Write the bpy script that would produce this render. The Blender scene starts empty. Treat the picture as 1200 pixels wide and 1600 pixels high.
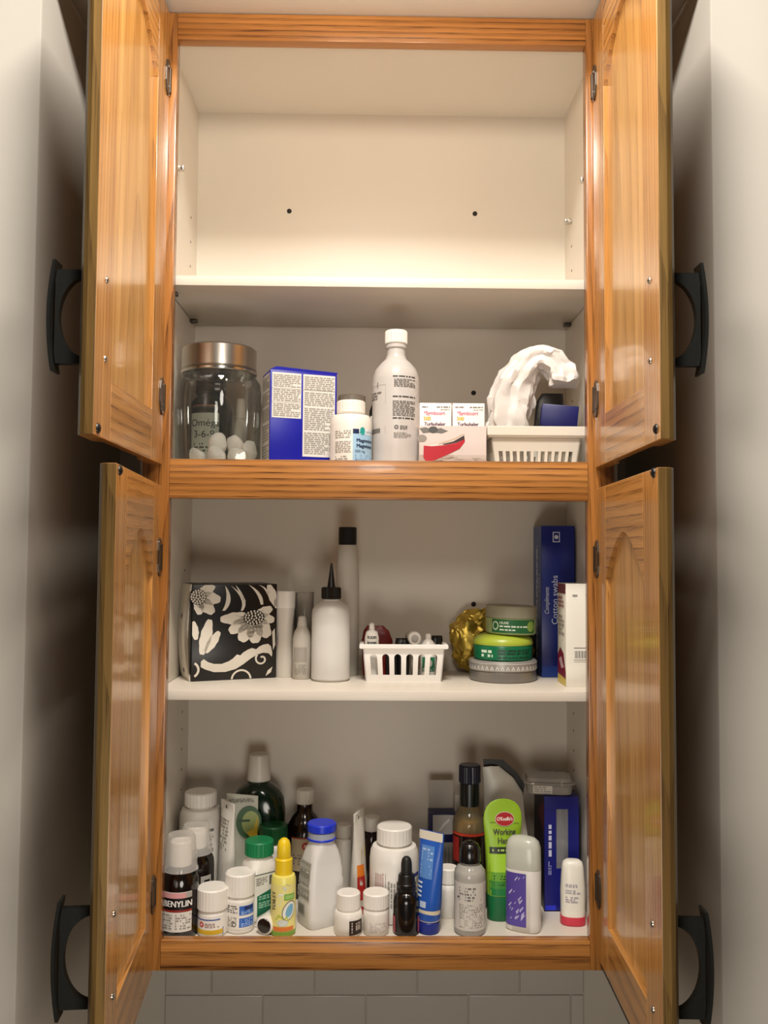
import bpy, bmesh, math, random
from mathutils import Vector, Matrix, noise
from mathutils.geometry import tessellate_polygon
sc = bpy.context.scene
COL = sc.collection
PI = math.pi

# ------------------------------------------------------------------ camera, light, exposure
cam_d = bpy.data.cameras.new('camera'); cam = bpy.data.objects.new('camera', cam_d); COL.objects.link(cam)
cam_d.sensor_fit = 'VERTICAL'; cam_d.sensor_height = 36.0; cam_d.lens = 36.0*1372.8/1600; cam_d.clip_start = .02
PITCH, YAW, ROLL = .04968, -.01480, -.00651
CR = Matrix.Rotation(YAW, 3, 'Z') @ Matrix.Rotation(PITCH, 3, 'X') @ Matrix.Rotation(ROLL, 3, 'Y')
cam.matrix_world = Matrix.Translation((-.01246, -1.34903, .57834)) @ (CR @ Matrix.Rotation(PI/2, 3, 'X')).to_4x4()
sc.camera = cam
sc.view_settings.view_transform = 'Standard'; sc.view_settings.look = 'None'
sc.view_settings.gamma = 1.0; sc.view_settings.use_curve_mapping = False
sc.view_settings.exposure = 0.0

world = bpy.data.worlds.new('world'); sc.world = world; world.use_nodes = True
bg = world.node_tree.nodes['Background']; bg.inputs[0].default_value = (1.0, .90, .78, 1); bg.inputs[1].default_value = .05
# two warm bulbs of the wall light above the cabinet, just over the top of the frame
def bulb(x):
    l = bpy.data.lights.new('wall_light_bulb', 'POINT'); l.energy = 4.6; l.color = (1.0, .87, .70); l.shadow_soft_size = .045
    o = bpy.data.objects.new('wall_light_bulb', l); COL.objects.link(o); o.location = (x, -.50, 1.385)
for bx_ in (-.10, .10): bulb(bx_)
# the ceiling light of the room, behind the camera
l = bpy.data.lights.new('room_light', 'AREA'); l.shape = 'RECTANGLE'; l.size = .30; l.size_y = .20; l.energy = 27.0; l.color = (1.0, .94, .86)
room = bpy.data.objects.new('room_light', l); COL.objects.link(room); room.location = (0, -.79, 1.88)
# added fill light at chest height, placed from the light wedge on the wall
l = bpy.data.lights.new('chest_fill', 'POINT'); l.energy = 6.5; l.color = (1.0, .92, .82); l.shadow_soft_size = .07
fill2 = bpy.data.objects.new('chest_fill', l); COL.objects.link(fill2); fill2.location = (0, -.76, .98)
l = bpy.data.lights.new('low_fill', 'POINT'); l.energy = 9.0; l.color = (1.0, .92, .82); l.shadow_soft_size = .16  # added fill light, low down, to brighten the tile and lower interior
fill3 = bpy.data.objects.new('low_fill', l); COL.objects.link(fill3); fill3.location = (0, -.82, .08)

# ------------------------------------------------------------------ materials
def lin(h):
    h = h.lstrip('#'); r = []
    for i in (0, 2, 4):
        c = int(h[i:i+2], 16)/255
        r.append(c/12.92 if c <= .04045 else ((c+.055)/1.055)**2.4)
    return tuple(r)+(1,)
MC = {}
def newmat(name):
    m = bpy.data.materials.new(name); m.use_nodes = True
    nt = m.node_tree; nt.nodes.clear()
    out = nt.nodes.new('ShaderNodeOutputMaterial')
    return m, nt, out
def N(nt, t, **kw):
    n = nt.nodes.new(t)
    for k, v in kw.items(): setattr(n, k, v)
    return n
def varied(nt, col, amount, scale=40.0):
    """base colour with a faint procedural mottling"""
    tc = N(nt, 'ShaderNodeTexCoord'); no = N(nt, 'ShaderNodeTexNoise'); no.inputs['Scale'].default_value = scale; no.inputs['Detail'].default_value = 3
    nt.links.new(tc.outputs['Object'], no.inputs['Vector'])
    mx = N(nt, 'ShaderNodeMix', data_type='RGBA')
    c = lin(col)
    mx.inputs[6].default_value = tuple(min(1, v*(1-amount)) for v in c[:3])+(1,)
    mx.inputs[7].default_value = tuple(min(1, v*(1+amount)) for v in c[:3])+(1,)
    nt.links.new(no.outputs['Fac'], mx.inputs[0])
    return mx.outputs[2], no
def mat(col, rough=.4, metal=0.0, spec=.5, coat=0.0, sss=0.0, var=.04, vscale=40.0, bump=0.0, bscale=200.0, aniso=0):
    key = ('p', col, rough, metal, spec, coat, sss, var, bump, bscale)
    if key in MC: return MC[key]
    m, nt, out = newmat('plain_'+col.lstrip('#'))
    b = N(nt, 'ShaderNodeBsdfPrincipled')
    o, no = varied(nt, col, var, vscale); nt.links.new(o, b.inputs['Base Color'])
    b.inputs['Roughness'].default_value = rough; b.inputs['Metallic'].default_value = metal
    b.inputs['Specular IOR Level'].default_value = spec; b.inputs['Coat Weight'].default_value = coat
    b.inputs['Coat Roughness'].default_value = .08
    if sss:
        b.inputs['Subsurface Weight'].default_value = sss; b.inputs['Subsurface Radius'].default_value = (.01, .008, .006); b.inputs['Subsurface Scale'].default_value = .5
    if bump:
        n2 = N(nt, 'ShaderNodeTexNoise'); n2.inputs['Scale'].default_value = bscale; n2.inputs['Detail'].default_value = 4
        tc = N(nt, 'ShaderNodeTexCoord'); nt.links.new(tc.outputs['Object'], n2.inputs['Vector'])
        bp = N(nt, 'ShaderNodeBump'); bp.inputs['Strength'].default_value = bump; bp.inputs['Distance'].default_value = .002
        nt.links.new(n2.outputs['Fac'], bp.inputs['Height']); nt.links.new(bp.outputs[0], b.inputs['Normal'])
    nt.links.new(b.outputs[0], out.inputs[0]); MC[key] = m
    return m
def glass(col='ffffff', clear=.9, rough=.03, refl=1.0):
    """thin clear wall: light passes tinted, the surface mirrors by Fresnel"""
    key = ('g', col, clear, rough, refl)
    if key in MC: return MC[key]
    m, nt, out = newmat('clear_'+col)
    o, _ = varied(nt, col, .02)
    tr = N(nt, 'ShaderNodeBsdfTransparent'); nt.links.new(o, tr.inputs[0])
    df = N(nt, 'ShaderNodeBsdfDiffuse'); nt.links.new(o, df.inputs[0])
    gl = N(nt, 'ShaderNodeBsdfGlossy'); gl.inputs['Roughness'].default_value = rough
    m1 = N(nt, 'ShaderNodeMixShader'); m1.inputs[0].default_value = clear
    nt.links.new(df.outputs[0], m1.inputs[1]); nt.links.new(tr.outputs[0], m1.inputs[2])
    fr = N(nt, 'ShaderNodeFresnel'); fr.inputs[0].default_value = 1.45
    mu = N(nt, 'ShaderNodeMath', operation='MULTIPLY'); mu.inputs[1].default_value = refl; nt.links.new(fr.outputs[0], mu.inputs[0])
    m2 = N(nt, 'ShaderNodeMixShader'); nt.links.new(mu.outputs[0], m2.inputs[0])
    nt.links.new(m1.outputs[0], m2.inputs[1]); nt.links.new(gl.outputs[0], m2.inputs[2])
    nt.links.new(m2.outputs[0], out.inputs[0]); MC[key] = m
    return m
def frosted(col, see=.2, thru=.3, rough=.35):
    """milky plastic: part diffuse, part translucent, a little see-through"""
    key = ('f', col, see, thru, rough)
    if key in MC: return MC[key]
    m, nt, out = newmat('milky_'+col)
    o, _ = varied(nt, col, .03)
    b = N(nt, 'ShaderNodeBsdfPrincipled'); nt.links.new(o, b.inputs['Base Color']); b.inputs['Roughness'].default_value = rough
    tl = N(nt, 'ShaderNodeBsdfTranslucent'); nt.links.new(o, tl.inputs[0])
    tr = N(nt, 'ShaderNodeBsdfTransparent'); nt.links.new(o, tr.inputs[0])
    m1 = N(nt, 'ShaderNodeMixShader'); m1.inputs[0].default_value = thru
    nt.links.new(b.outputs[0], m1.inputs[1]); nt.links.new(tl.outputs[0], m1.inputs[2])
    m2 = N(nt, 'ShaderNodeMixShader'); m2.inputs[0].default_value = see
    nt.links.new(m1.outputs[0], m2.inputs[1]); nt.links.new(tr.outputs[0], m2.inputs[2])
    nt.links.new(m2.outputs[0], out.inputs[0]); MC[key] = m
    return m
def wood(axis, light='cb9352', mid='aa763a', dark='633a15', grain=.55, centre=(.1, .04, .3), ring=30.0, rough=.24, along=.06):
    key = ('w', axis, light, mid, dark, grain, centre, ring, along, rough)
    if key in MC: return MC[key]
    m, nt, out = newmat('honey_oak_'+axis)
    L = nt.links.new
    tc = N(nt, 'ShaderNodeTexCoord'); oi = N(nt, 'ShaderNodeObjectInfo')
    rv = N(nt, 'ShaderNodeVectorMath', operation='SCALE'); rv.inputs[0].default_value = (.13, .17, 1.9)
    if axis == 'x': rv.inputs[0].default_value = (1.9, .17, .13)
    L(oi.outputs['Random'], rv.inputs['Scale'])
    ad = N(nt, 'ShaderNodeVectorMath', operation='ADD'); L(tc.outputs['Object'], ad.inputs[0]); L(rv.outputs[0], ad.inputs[1])
    def mp(sx, al, loc=(0, 0, 0)):
        n = N(nt, 'ShaderNodeMapping'); n.inputs['Location'].default_value = loc
        n.inputs['Scale'].default_value = (sx, sx, al) if axis == 'z' else (al, sx, sx)
        L(ad.outputs[0], n.inputs['Vector']); return n.outputs[0]
    wv = N(nt, 'ShaderNodeTexWave', wave_type='RINGS', rings_direction='SPHERICAL', wave_profile='SAW')
    wv.inputs['Scale'].default_value = ring; wv.inputs['Distortion'].default_value = 5.0; wv.inputs['Detail'].default_value = 2.5
    wv.inputs['Detail Scale'].default_value = .22; wv.inputs['Detail Roughness'].default_value = .6
    L(mp(1.0, along, centre), wv.inputs['Vector'])
    po = N(nt, 'ShaderNodeTexNoise'); po.inputs['Scale'].default_value = 1.0; po.inputs['Detail'].default_value = 3
    L(mp(620, 14), po.inputs['Vector'])
    br = N(nt, 'ShaderNodeTexNoise'); br.inputs['Scale'].default_value = 1.0; br.inputs['Detail'].default_value = 3
    L(mp(42, 1.6), br.inputs['Vector'])
    r1 = N(nt, 'ShaderNodeValToRGB'); e = r1.color_ramp.elements
    e[0].position = .40; e[0].color = (0, 0, 0, 1); e[1].position = .97; e[1].color = (1, 1, 1, 1)
    L(wv.outputs['Fac'], r1.inputs[0])
    r2 = N(nt, 'ShaderNodeValToRGB'); e = r2.color_ramp.elements
    e[0].position = .47; e[0].color = (0, 0, 0, 1); e[1].position = .66; e[1].color = (1, 1, 1, 1)
    L(po.outputs['Fac'], r2.inputs[0])
    base = N(nt, 'ShaderNodeMix', data_type='RGBA'); base.inputs[6].default_value = lin(mid); base.inputs[7].default_value = lin(light)
    rb = N(nt, 'ShaderNodeMapRange'); rb.inputs[1].default_value = .3; rb.inputs[2].default_value = .7; L(br.outputs['Fac'], rb.inputs[0]); L(rb.outputs[0], base.inputs[0])
    mu = N(nt, 'ShaderNodeMath', operation='MULTIPLY'); L(r1.outputs[0], mu.inputs[0])
    mr = N(nt, 'ShaderNodeMapRange'); mr.inputs[3].default_value = .45; mr.inputs[4].default_value = 1.0; L(r2.outputs[0], mr.inputs[0]); L(mr.outputs[0], mu.inputs[1])
    pa = N(nt, 'ShaderNodeMath', operation='MULTIPLY'); pa.inputs[1].default_value = .22; L(r2.outputs[0], pa.inputs[0])
    sm = N(nt, 'ShaderNodeMath', operation='MULTIPLY_ADD'); sm.inputs[1].default_value = grain; L(mu.outputs[0], sm.inputs[0]); L(pa.outputs[0], sm.inputs[2])
    sm.use_clamp = True
    mx = N(nt, 'ShaderNodeMix', data_type='RGBA'); mx.inputs[7].default_value = lin(dark); L(base.outputs[2], mx.inputs[6]); L(sm.outputs[0], mx.inputs[0])
    b = N(nt, 'ShaderNodeBsdfPrincipled'); L(mx.outputs[2], b.inputs['Base Color'])
    b.inputs['Roughness'].default_value = rough; b.inputs['Coat Weight'].default_value = .35 if rough < .3 else .12; b.inputs['Coat Roughness'].default_value = .07
    bp = N(nt, 'ShaderNodeBump'); bp.inputs['Strength'].default_value = .12; bp.inputs['Distance'].default_value = .0006; bp.invert = True
    L(sm.outputs[0], bp.inputs['Height']); L(bp.outputs[0], b.inputs['Normal'])
    L(b.outputs[0], out.inputs[0]); MC[key] = m
    return m

WHITE = mat('e8e4dc', .35); WHITE2 = mat('d9d4ca', .4); CAPW = mat('ece8e0', .38)
MELA = mat('ddd5c8', .38, var=.03, vscale=6, bump=.02)
PAINT = mat('d6cfc3', .75, var=.03, vscale=5, bump=.08, bscale=90)
TILE = mat('d2cec4', .22, var=.03, vscale=8); GROUT = mat('d3cdc2', .8)
BLACK = mat('0b0a0a', .35); INK = mat('3a3734', .6); INKL = mat('98948c', .6); INKG = mat('6d6a66', .6)
CHROME = mat('c9c6c0', .18, 1.0); BRONZE = mat('55504a', .32, .9); IRON = mat('191a17', .45, .2, bump=.1)
NAVY = mat('0b1160', .35); DKGREEN = mat('06210f', .15, coat=.3)

# ------------------------------------------------------------------ object helpers
def thing(name, label, cat, loc, rz=0.0, group=None):
    o = bpy.data.objects.new(name, None); COL.objects.link(o); o.empty_display_size = .02
    o.location = loc; o.rotation_euler = (0, 0, rz); o['label'] = label; o['category'] = cat
    if group: o['group'] = group
    return o
def link(name, me, m, parent=None, label=None):
    o = bpy.data.objects.new(name, me); COL.objects.link(o)
    if m is not None and not me.materials: me.materials.append(m)
    if parent is not None: o.parent = parent
    if label: o['label'] = label
    return o
def finish(bm, name, smooth=True, ang=38):
    bmesh.ops.recalc_face_normals(bm, faces=bm.faces)
    for f in bm.faces: f.smooth = smooth
    for e in bm.edges:
        if len(e.link_faces) == 2 and e.calc_face_angle(0) > math.radians(ang): e.smooth = False
    me = bpy.data.meshes.new(name); bm.to_mesh(me); bm.free()
    return me
def add_box(bm, x0, x1, y0, y1, z0, z1, bev=0.0, M=None):
    vs = [bm.verts.new((x, y, z)) for x in (x0, x1) for y in (y0, y1) for z in (z0, z1)]
    fs = [bm.faces.new([vs[i] for i in q]) for q in ((0, 1, 3, 2), (4, 6, 7, 5), (0, 4, 5, 1), (2, 3, 7, 6), (0, 2, 6, 4), (1, 5, 7, 3))]
    if bev:
        es = list({e for f in fs for e in f.edges})
        r = bmesh.ops.bevel(bm, geom=es, offset=bev, segments=2, affect='EDGES', profile=.5)
        vs = list({v for f in r['faces'] for v in f.verts} | {v for v in vs if v.is_valid})
    if M is not None:
        for v in vs: v.co = M @ v.co
def box(name, x0, x1, y0, y1, z0, z1, m, parent=None, bev=.0012, label=None):
    bm = bmesh.new(); add_box(bm, x0, x1, y0, y1, z0, z1, bev)
    return link(name, finish(bm, name), m, parent, label)
def add_prism(bm, pts, f0, f1):
    """pts 2D outline; f0/f1 map a 2D point to the near and the far 3D face"""
    a = [bm.verts.new(f0(p)) for p in pts]; b = [bm.verts.new(f1(p)) for p in pts]
    bm.faces.new(a); bm.faces.new(list(reversed(b)))
    for i in range(len(pts)):
        j = (i+1) % len(pts); bm.faces.new((a[j], a[i], b[i], b[j]))
def sgnpow(v, p): return math.copysign(abs(v)**p, v)
class Loft:
    """stack of super-ellipse rings (z, rx, ry, n[, dx, dy]); knows the points of its own front surface for labels"""
    def __init__(s, rings):
        s.r = []
        for q in rings:
            q = tuple(q); z, rx = q[0], q[1]
            s.r.append((z, rx, q[2] if len(q) > 2 else rx, q[3] if len(q) > 3 else 2.0, q[4] if len(q) > 4 else 0.0, q[5] if len(q) > 5 else 0.0))
    def at(s, z):
        r = s.r
        if z <= r[0][0]: return r[0][1:]
        for a, b in zip(r, r[1:]):
            if z <= b[0]:
                t = 0 if b[0] == a[0] else (z-a[0])/(b[0]-a[0])
                return tuple(a[i]+(b[i]-a[i])*t for i in range(1, 6))
        return r[-1][1:]
    def S(s, u, z, e=0.0):
        rx, ry, n, dx, dy = s.at(z)
        if n < 2.4:
            a = u/max(rx, 1e-6); return Vector((dx+(rx+e)*sgnpow(math.sin(a), 2/n), dy-(ry+e)*sgnpow(math.cos(a), 2/n), z))
        q = min(.985, abs(u/rx)); return Vector((dx+u, dy-(ry*(1-q**n)**(1/n)+e), z))
    def add(s, bm, seg=36, rib=0.0, open_top=False, open_bottom=False):
        R = []
        for z, rx, ry, n, dx, dy in s.r:
            row = []
            for k in range(seg):
                a = 2*PI*k/seg; f = 1-rib*(k % 2)
                row.append(bm.verts.new((dx+f*rx*sgnpow(math.sin(a), 2/n), dy-f*ry*sgnpow(math.cos(a), 2/n), z)))
            R.append(row)
        for a, b in zip(R, R[1:]):
            for k in range(seg): bm.faces.new((a[k], a[(k+1) % seg], b[(k+1) % seg], b[k]))
        if not open_bottom: bm.faces.new(list(reversed(R[0])))
        if not open_top: bm.faces.new(R[-1])
    def mesh(s, name, seg=36, rib=0.0, ang=38, **k):
        bm = bmesh.new(); s.add(bm, seg, rib, **k); return finish(bm, name, True, ang if not rib else 30)
def cylr(z0, z1, r, b=.0015, r1=None, ry=None, n=2.0):
    r1 = r if r1 is None else r1; k = 1.0 if ry is None else ry/r
    return Loft([(z0, r-b, (r-b)*k, n), (z0+b, r, r*k, n), (z1-b, r1, r1*k, n), (z1, r1-b, (r1-b)*k, n)])
def cap(parent, z0, z1, r, m=None, r1=None, rib=.025, label=None, b=.002, name='cap', seg=56):
    l = cylr(z0, z1, r, b, r1)
    return link(name, l.mesh(name, seg, rib), m or CAPW, parent, label)
def plane(o, du, dz, nrm):
    o, du, dz, nrm = map(Vector, (o, du, dz, nrm))
    return lambda u, z, e=0.0: o+du*u+dz*z+nrm*e
def front(y, x=0.0, z=0.0): return plane((x, y, z), (1, 0, 0), (0, 0, 1), (0, -1, 0))
def leftside(x, y, z=0.0): return plane((x, y, z), (0, -1, 0), (0, 0, 1), (-1, 0, 0))   # u runs to the front edge
GLYPH = {}
def glyphs(body):
    if body not in GLYPH:
        c = bpy.data.curves.new('t', 'FONT'); c.body = body; c.size = 1.0; c.resolution_u = 3; c.align_x = 'CENTER'; c.align_y = 'CENTER'
        o = bpy.data.objects.new('t', c); COL.objects.link(o)
        dg = bpy.context.evaluated_depsgraph_get(); me = bpy.data.meshes.new_from_object(o.evaluated_get(dg))
        GLYPH[body] = ([tuple(v.co) for v in me.vertices], [tuple(p.vertices) for p in me.polygons])
        bpy.data.objects.remove(o); bpy.data.curves.remove(c); bpy.data.meshes.remove(me)
    return GLYPH[body]
class Print:
    """flat print lying on a surface S(u, z, offset): one label mesh, its lettering and marks as children"""
    def __init__(s, parent, S): s.p = parent; s.S = S; s.d = {}
    def _b(s, m, name): return s.d.setdefault((name, m.name), (m, [], []))
    def rect(s, u0, u1, z0, z1, m, e=.0003, name='print', step=.004, skew=0.0):
        _, V, F = s._b(m, name); n = max(1, int(math.ceil(abs(u1-u0)/step))); k = max(1, int(math.ceil(abs(z1-z0)/.02))); b = len(V)
        for j in range(k+1):
            z = z0+(z1-z0)*j/k
            for i in range(n+1): u = u0+(u1-u0)*i/n; V.append(s.S(u, z+skew*(u-u0), e))
        for j in range(k):
            for i in range(n): q = b+j*(n+1)+i; F.append((q, q+1, q+n+2, q+n+1))
        return s
    def poly(s, pts, m, e=.0006, name='print'):
        _, V, F = s._b(m, name); b = len(V)
        V += [s.S(u, z, e) for u, z in pts]
        for t in tessellate_polygon([[Vector((u, z, 0)) for u, z in pts]]): F.append(tuple(b+i for i in t))
        return s
    def ell(s, cu, cz, ru, rz, m, e=.0006, name='print', seg=28, rot=0.0, hole=0.0):
        _, V, F = s._b(m, name); b = len(V); c, sn = math.cos(rot), math.sin(rot); fr = [hole, .5+hole/2, 1.0]
        for f in fr:
            for i in range(seg):
                a = 2*PI*i/seg; x, y = ru*f*math.cos(a), rz*f*math.sin(a); V.append(s.S(cu+x*c-y*sn, cz+x*sn+y*c, e))
        for j in range(2):
            for i in range(seg): F.append((b+j*seg+i, b+j*seg+(i+1) % seg, b+(j+1)*seg+(i+1) % seg, b+(j+1)*seg+i))
        return s
    def text(s, body, u, z, h, m, e=.0008, rot=0.0, xs=1.0, shear=0.0, bold=0.0, name='lettering'):
        _, V, F = s._b(m, name); vs, fs = glyphs(body); k = h/.69; c, sn = math.cos(rot), math.sin(rot)
        for ox in ((0,) if not bold else (-bold, bold)):
            b = len(V)
            for x, y, _z in vs:
                x, y = (x+shear*y)*k*xs+ox, y*k; V.append(s.S(u+x*c-y*sn, z+x*sn+y*c, e+(ox > 0)*.00005))
            F += [tuple(b+i for i in f) for f in fs]
        return s
    def fine(s, u0, u1, z0, z1, rows, m, e=.0006, seed=1, fill=.62, vert=False):
        r = random.Random(seed); _, V, F = s._b(m, 'fine_print')
        a0, a1, b0, b1 = (u0, u1, z0, z1) if not vert else (z0, z1, u0, u1)
        h = (b1-b0)/rows
        for k in range(rows):
            y0 = b0+k*h+h*(1-fill)/2; y1 = y0+h*fill; x = a0; end = a1-(a1-a0)*r.choice((0, 0, .05, .3))
            while x < end-h*.3:
                w = min(end-x, h*r.uniform(.8, 3.4)); b = len(V)
                q = ((x, y0), (x+w, y0), (x+w, y1), (x, y1))
                V += [s.S(*(p if not vert else (p[1], p[0])), e) for p in q]; F.append((b, b+1, b+2, b+3)); x += w+h*.45
        return s
    def done(s, lab=None):
        base = None
        order = sorted(s.d.items(), key=lambda kv: kv[0][0] != 'label')
        for (nm, _), (m, V, F) in order:
            me = bpy.data.meshes.new(nm); me.from_pydata(V, [], F); me.update()
            par = base if (base is not None and nm != 'label') else s.p
            if isinstance(par, bpy.types.Object) and par.parent is not None and par.parent.parent is not None: par = s.p
            o = link(nm, me, m, par)
            if nm == 'label' and base is None:
                base = o
                if lab: o['label'] = lab
def noisy(v, amp, freq, seed=0.0):
    d = noise.noise_vector(v*freq+Vector((seed, seed*1.7, -seed))); return v+d*amp

# ------------------------------------------------------------------ the setting
def struct(name, bm, m, ang=38):
    o = link(name, finish(bm, name, True, ang), m); o['kind'] = 'structure'; return o
XL, XR, YF, YB = -.481, .466, -.14, .288
bm = bmesh.new(); add_box(bm, -1.9, XL, YF, YB+.05, -1.05, 2.3, .004); struct('wall_left', bm, PAINT)
bm = bmesh.new(); add_box(bm, XR, 1.9, YF, YB+.05, -1.05, 2.3, .004); struct('wall_right', bm, PAINT)
bm = bmesh.new(); add_box(bm, XL, XR, YB, YB+.05, -1.05, 1.4325); wall_back = struct('wall_back', bm, PAINT)
bm = bmesh.new(); add_box(bm, XL, XR, YF, YB+.05, 1.4325, 2.3, .003); struct('ceiling', bm, PAINT)
bm = bmesh.new(); add_box(bm, -1.2, 1.2, -2.2, YB+.05, -1.15, -1.05); struct('floor', bm, mat('6b5d4b', .4))
bm = bmesh.new(); add_box(bm, -.376, .379, YB-.004, YB+.001, -.60, -.10); link('grout', finish(bm, 'grout'), GROUT, wall_back)
tmesh = {}
for r in range(5):
    zt = -.1225-.0930*r; j = -.2936-(.0928 if r % 2 else 0)-.1855; x = j
    while x < .379:
        a, b = max(x+.0012, -.376), min(x+.1855-.0012, .379)
        if b-a > .01:
            k = round(b-a, 4)
            if k not in tmesh:
                q = bmesh.new(); add_box(q, 0, b-a, 0, .009, -.0906, 0, .0014); tmesh[k] = finish(q, 'tile')
            o = link('tile', tmesh[k], TILE, wall_back); o.location = (a, YB-.009, zt)
        x += .1855

# ------------------------------------------------------------------ the cabinet
OAKZ = wood('z', centre=(.13, .02, .1)); OAKX = wood('x', centre=(.1, .03, .05), grain=.75, ring=22)
STILE = wood('z', light='b87a3c', mid='925c28', dark='4c2a0e', grain=.8, centre=(.05, .03, .2), ring=40)
RAIL = wood('x', light='bf8344', mid='9c652f', dark='4f2a10', grain=1.0, centre=(.02, .06, .05), ring=34, along=.022, rough=.34)
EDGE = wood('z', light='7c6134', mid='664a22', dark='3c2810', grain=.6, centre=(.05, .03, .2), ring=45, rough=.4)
PANEL = wood('z', light='d6a562', mid='bd8a48', dark='7f5222', grain=.5, centre=(-.17, .0, -.02), ring=16)
A = .3225; WI0, WI1, D = -.3435, .3505, .28; ZT = 1.4141
cab = thing('wall_cabinet', 'tall honey oak wall cabinet with four open arched doors and white shelves', 'cabinet', (0, 0, -.043))
def cpart(name, x0, x1, y0, y1, z0, z1, m, bev=.001, label=None, parent=None):
    o = box(name, x0, x1, y0, y1, z0, z1, m, parent or cab, bev, label)
    if parent is None: o.location = (0, 0, .043)
    return o
SO = .364
cpart('stile', -SO, -A, 0, .02, -.043, 1.4314, STILE); cpart('stile', A, SO, 0, .02, -.043, 1.4314, STILE)
cpart('rail', -A, A, .0003, .02, 1.3882, 1.4314, RAIL); cpart('rail', -A, A, .0003, .02, .6646, .7252, RAIL); cpart('rail', -A, A, .0003, .02, -.043, 0, RAIL)
cpart('side_panel', -.372, WI0, .0203, YB-.001, -.043, 1.4310, MELA, 0, 'white lined cabinet side'); cpart('side_panel', WI1, .374, .0203, YB-.001, -.043, 1.4310, MELA, 0)
cpart('back_panel', WI0, WI1, D, D+.006, -.040, 1.43, MELA, 0)
cpart('top_panel', WI0, WI1, .0203, D, ZT, 1.4310, MELA, 0)
cpart('middle_panel', WI0, WI1, .0203, D, .684, .715, MELA, 0)
cpart('bottom_panel', WI0, WI1, .0203, D, -.040, -.012, MELA, 0)
s1 = cpart('shelf', WI0+.0012, WI1-.0012, .03, D-.002, 1.0051, 1.0207, MELA, .001); s2 = cpart('shelf', WI0+.0012, WI1-.0012, .03, D-.002, .3527, .3680, MELA, .001)
GAP = mat('3a3128', .8)
def disc(name, c, axis, r, m, h=.0015, parent=cab, seg=16, dome=False):
    l = Loft([(0, r), (h*.6, r*.97), (h, r*.75)] if not dome else [(0, r), (h*.35, r*.95), (h*.7, r*.7), (h*.95, r*.3), (h, r*.05)])
    me = l.mesh(name, seg); o = link(name, me, m, parent)
    o.rotation_euler = Vector(axis).to_track_quat('Z', 'Y').to_euler(); o.location = Vector(c)+(Vector((0, 0, .043)) if parent is cab else Vector()); return o
HOLE = mat('1a130d', .7)
for x, z in ((-.1707, 1.2259), (.1799, 1.2254), (.1779, .8837), (.1785, .4899), (-.17, .8837), (-.17, .4899)): disc('mounting_screw', (x, D, z), (0, -1, 0), .0046, HOLE)
for zz in (1.19, 1.145, 1.10, .86, .82, .55, .50, .30, .27, .235, .20, .165, .13):
    for yy in (.06, .225):
        disc('pin_hole', (WI0, yy, zz), (1, 0, 0), .0024, HOLE, .0004, seg=10); disc('pin_hole', (WI1, yy, zz), (-1, 0, 0), .0024, HOLE, .0004, seg=10)
for zz in (1.0051, .3527):
    for yy in (.07, .235):
        for sx, w in ((WI0, 1), (WI1, -1)):
            o = box('shelf_pin', min(0, w*.013), max(0, w*.013), -.006, .006, -.006, 0, BRONZE, cab, .001); o.location = (sx, yy, zz+.043)
for sx, w, yy, zz in ((WI0, 1, .105, 1.2275), (WI1, -1, .105, 1.216), (WI1, -1, .228, 1.1925)):
    o = box('shelf_pin', min(0, w*.012), max(0, w*.012), -.005, .005, -.004, .004, CHROME, cab, .001); o.location = (sx, yy, zz+.043)

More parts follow.
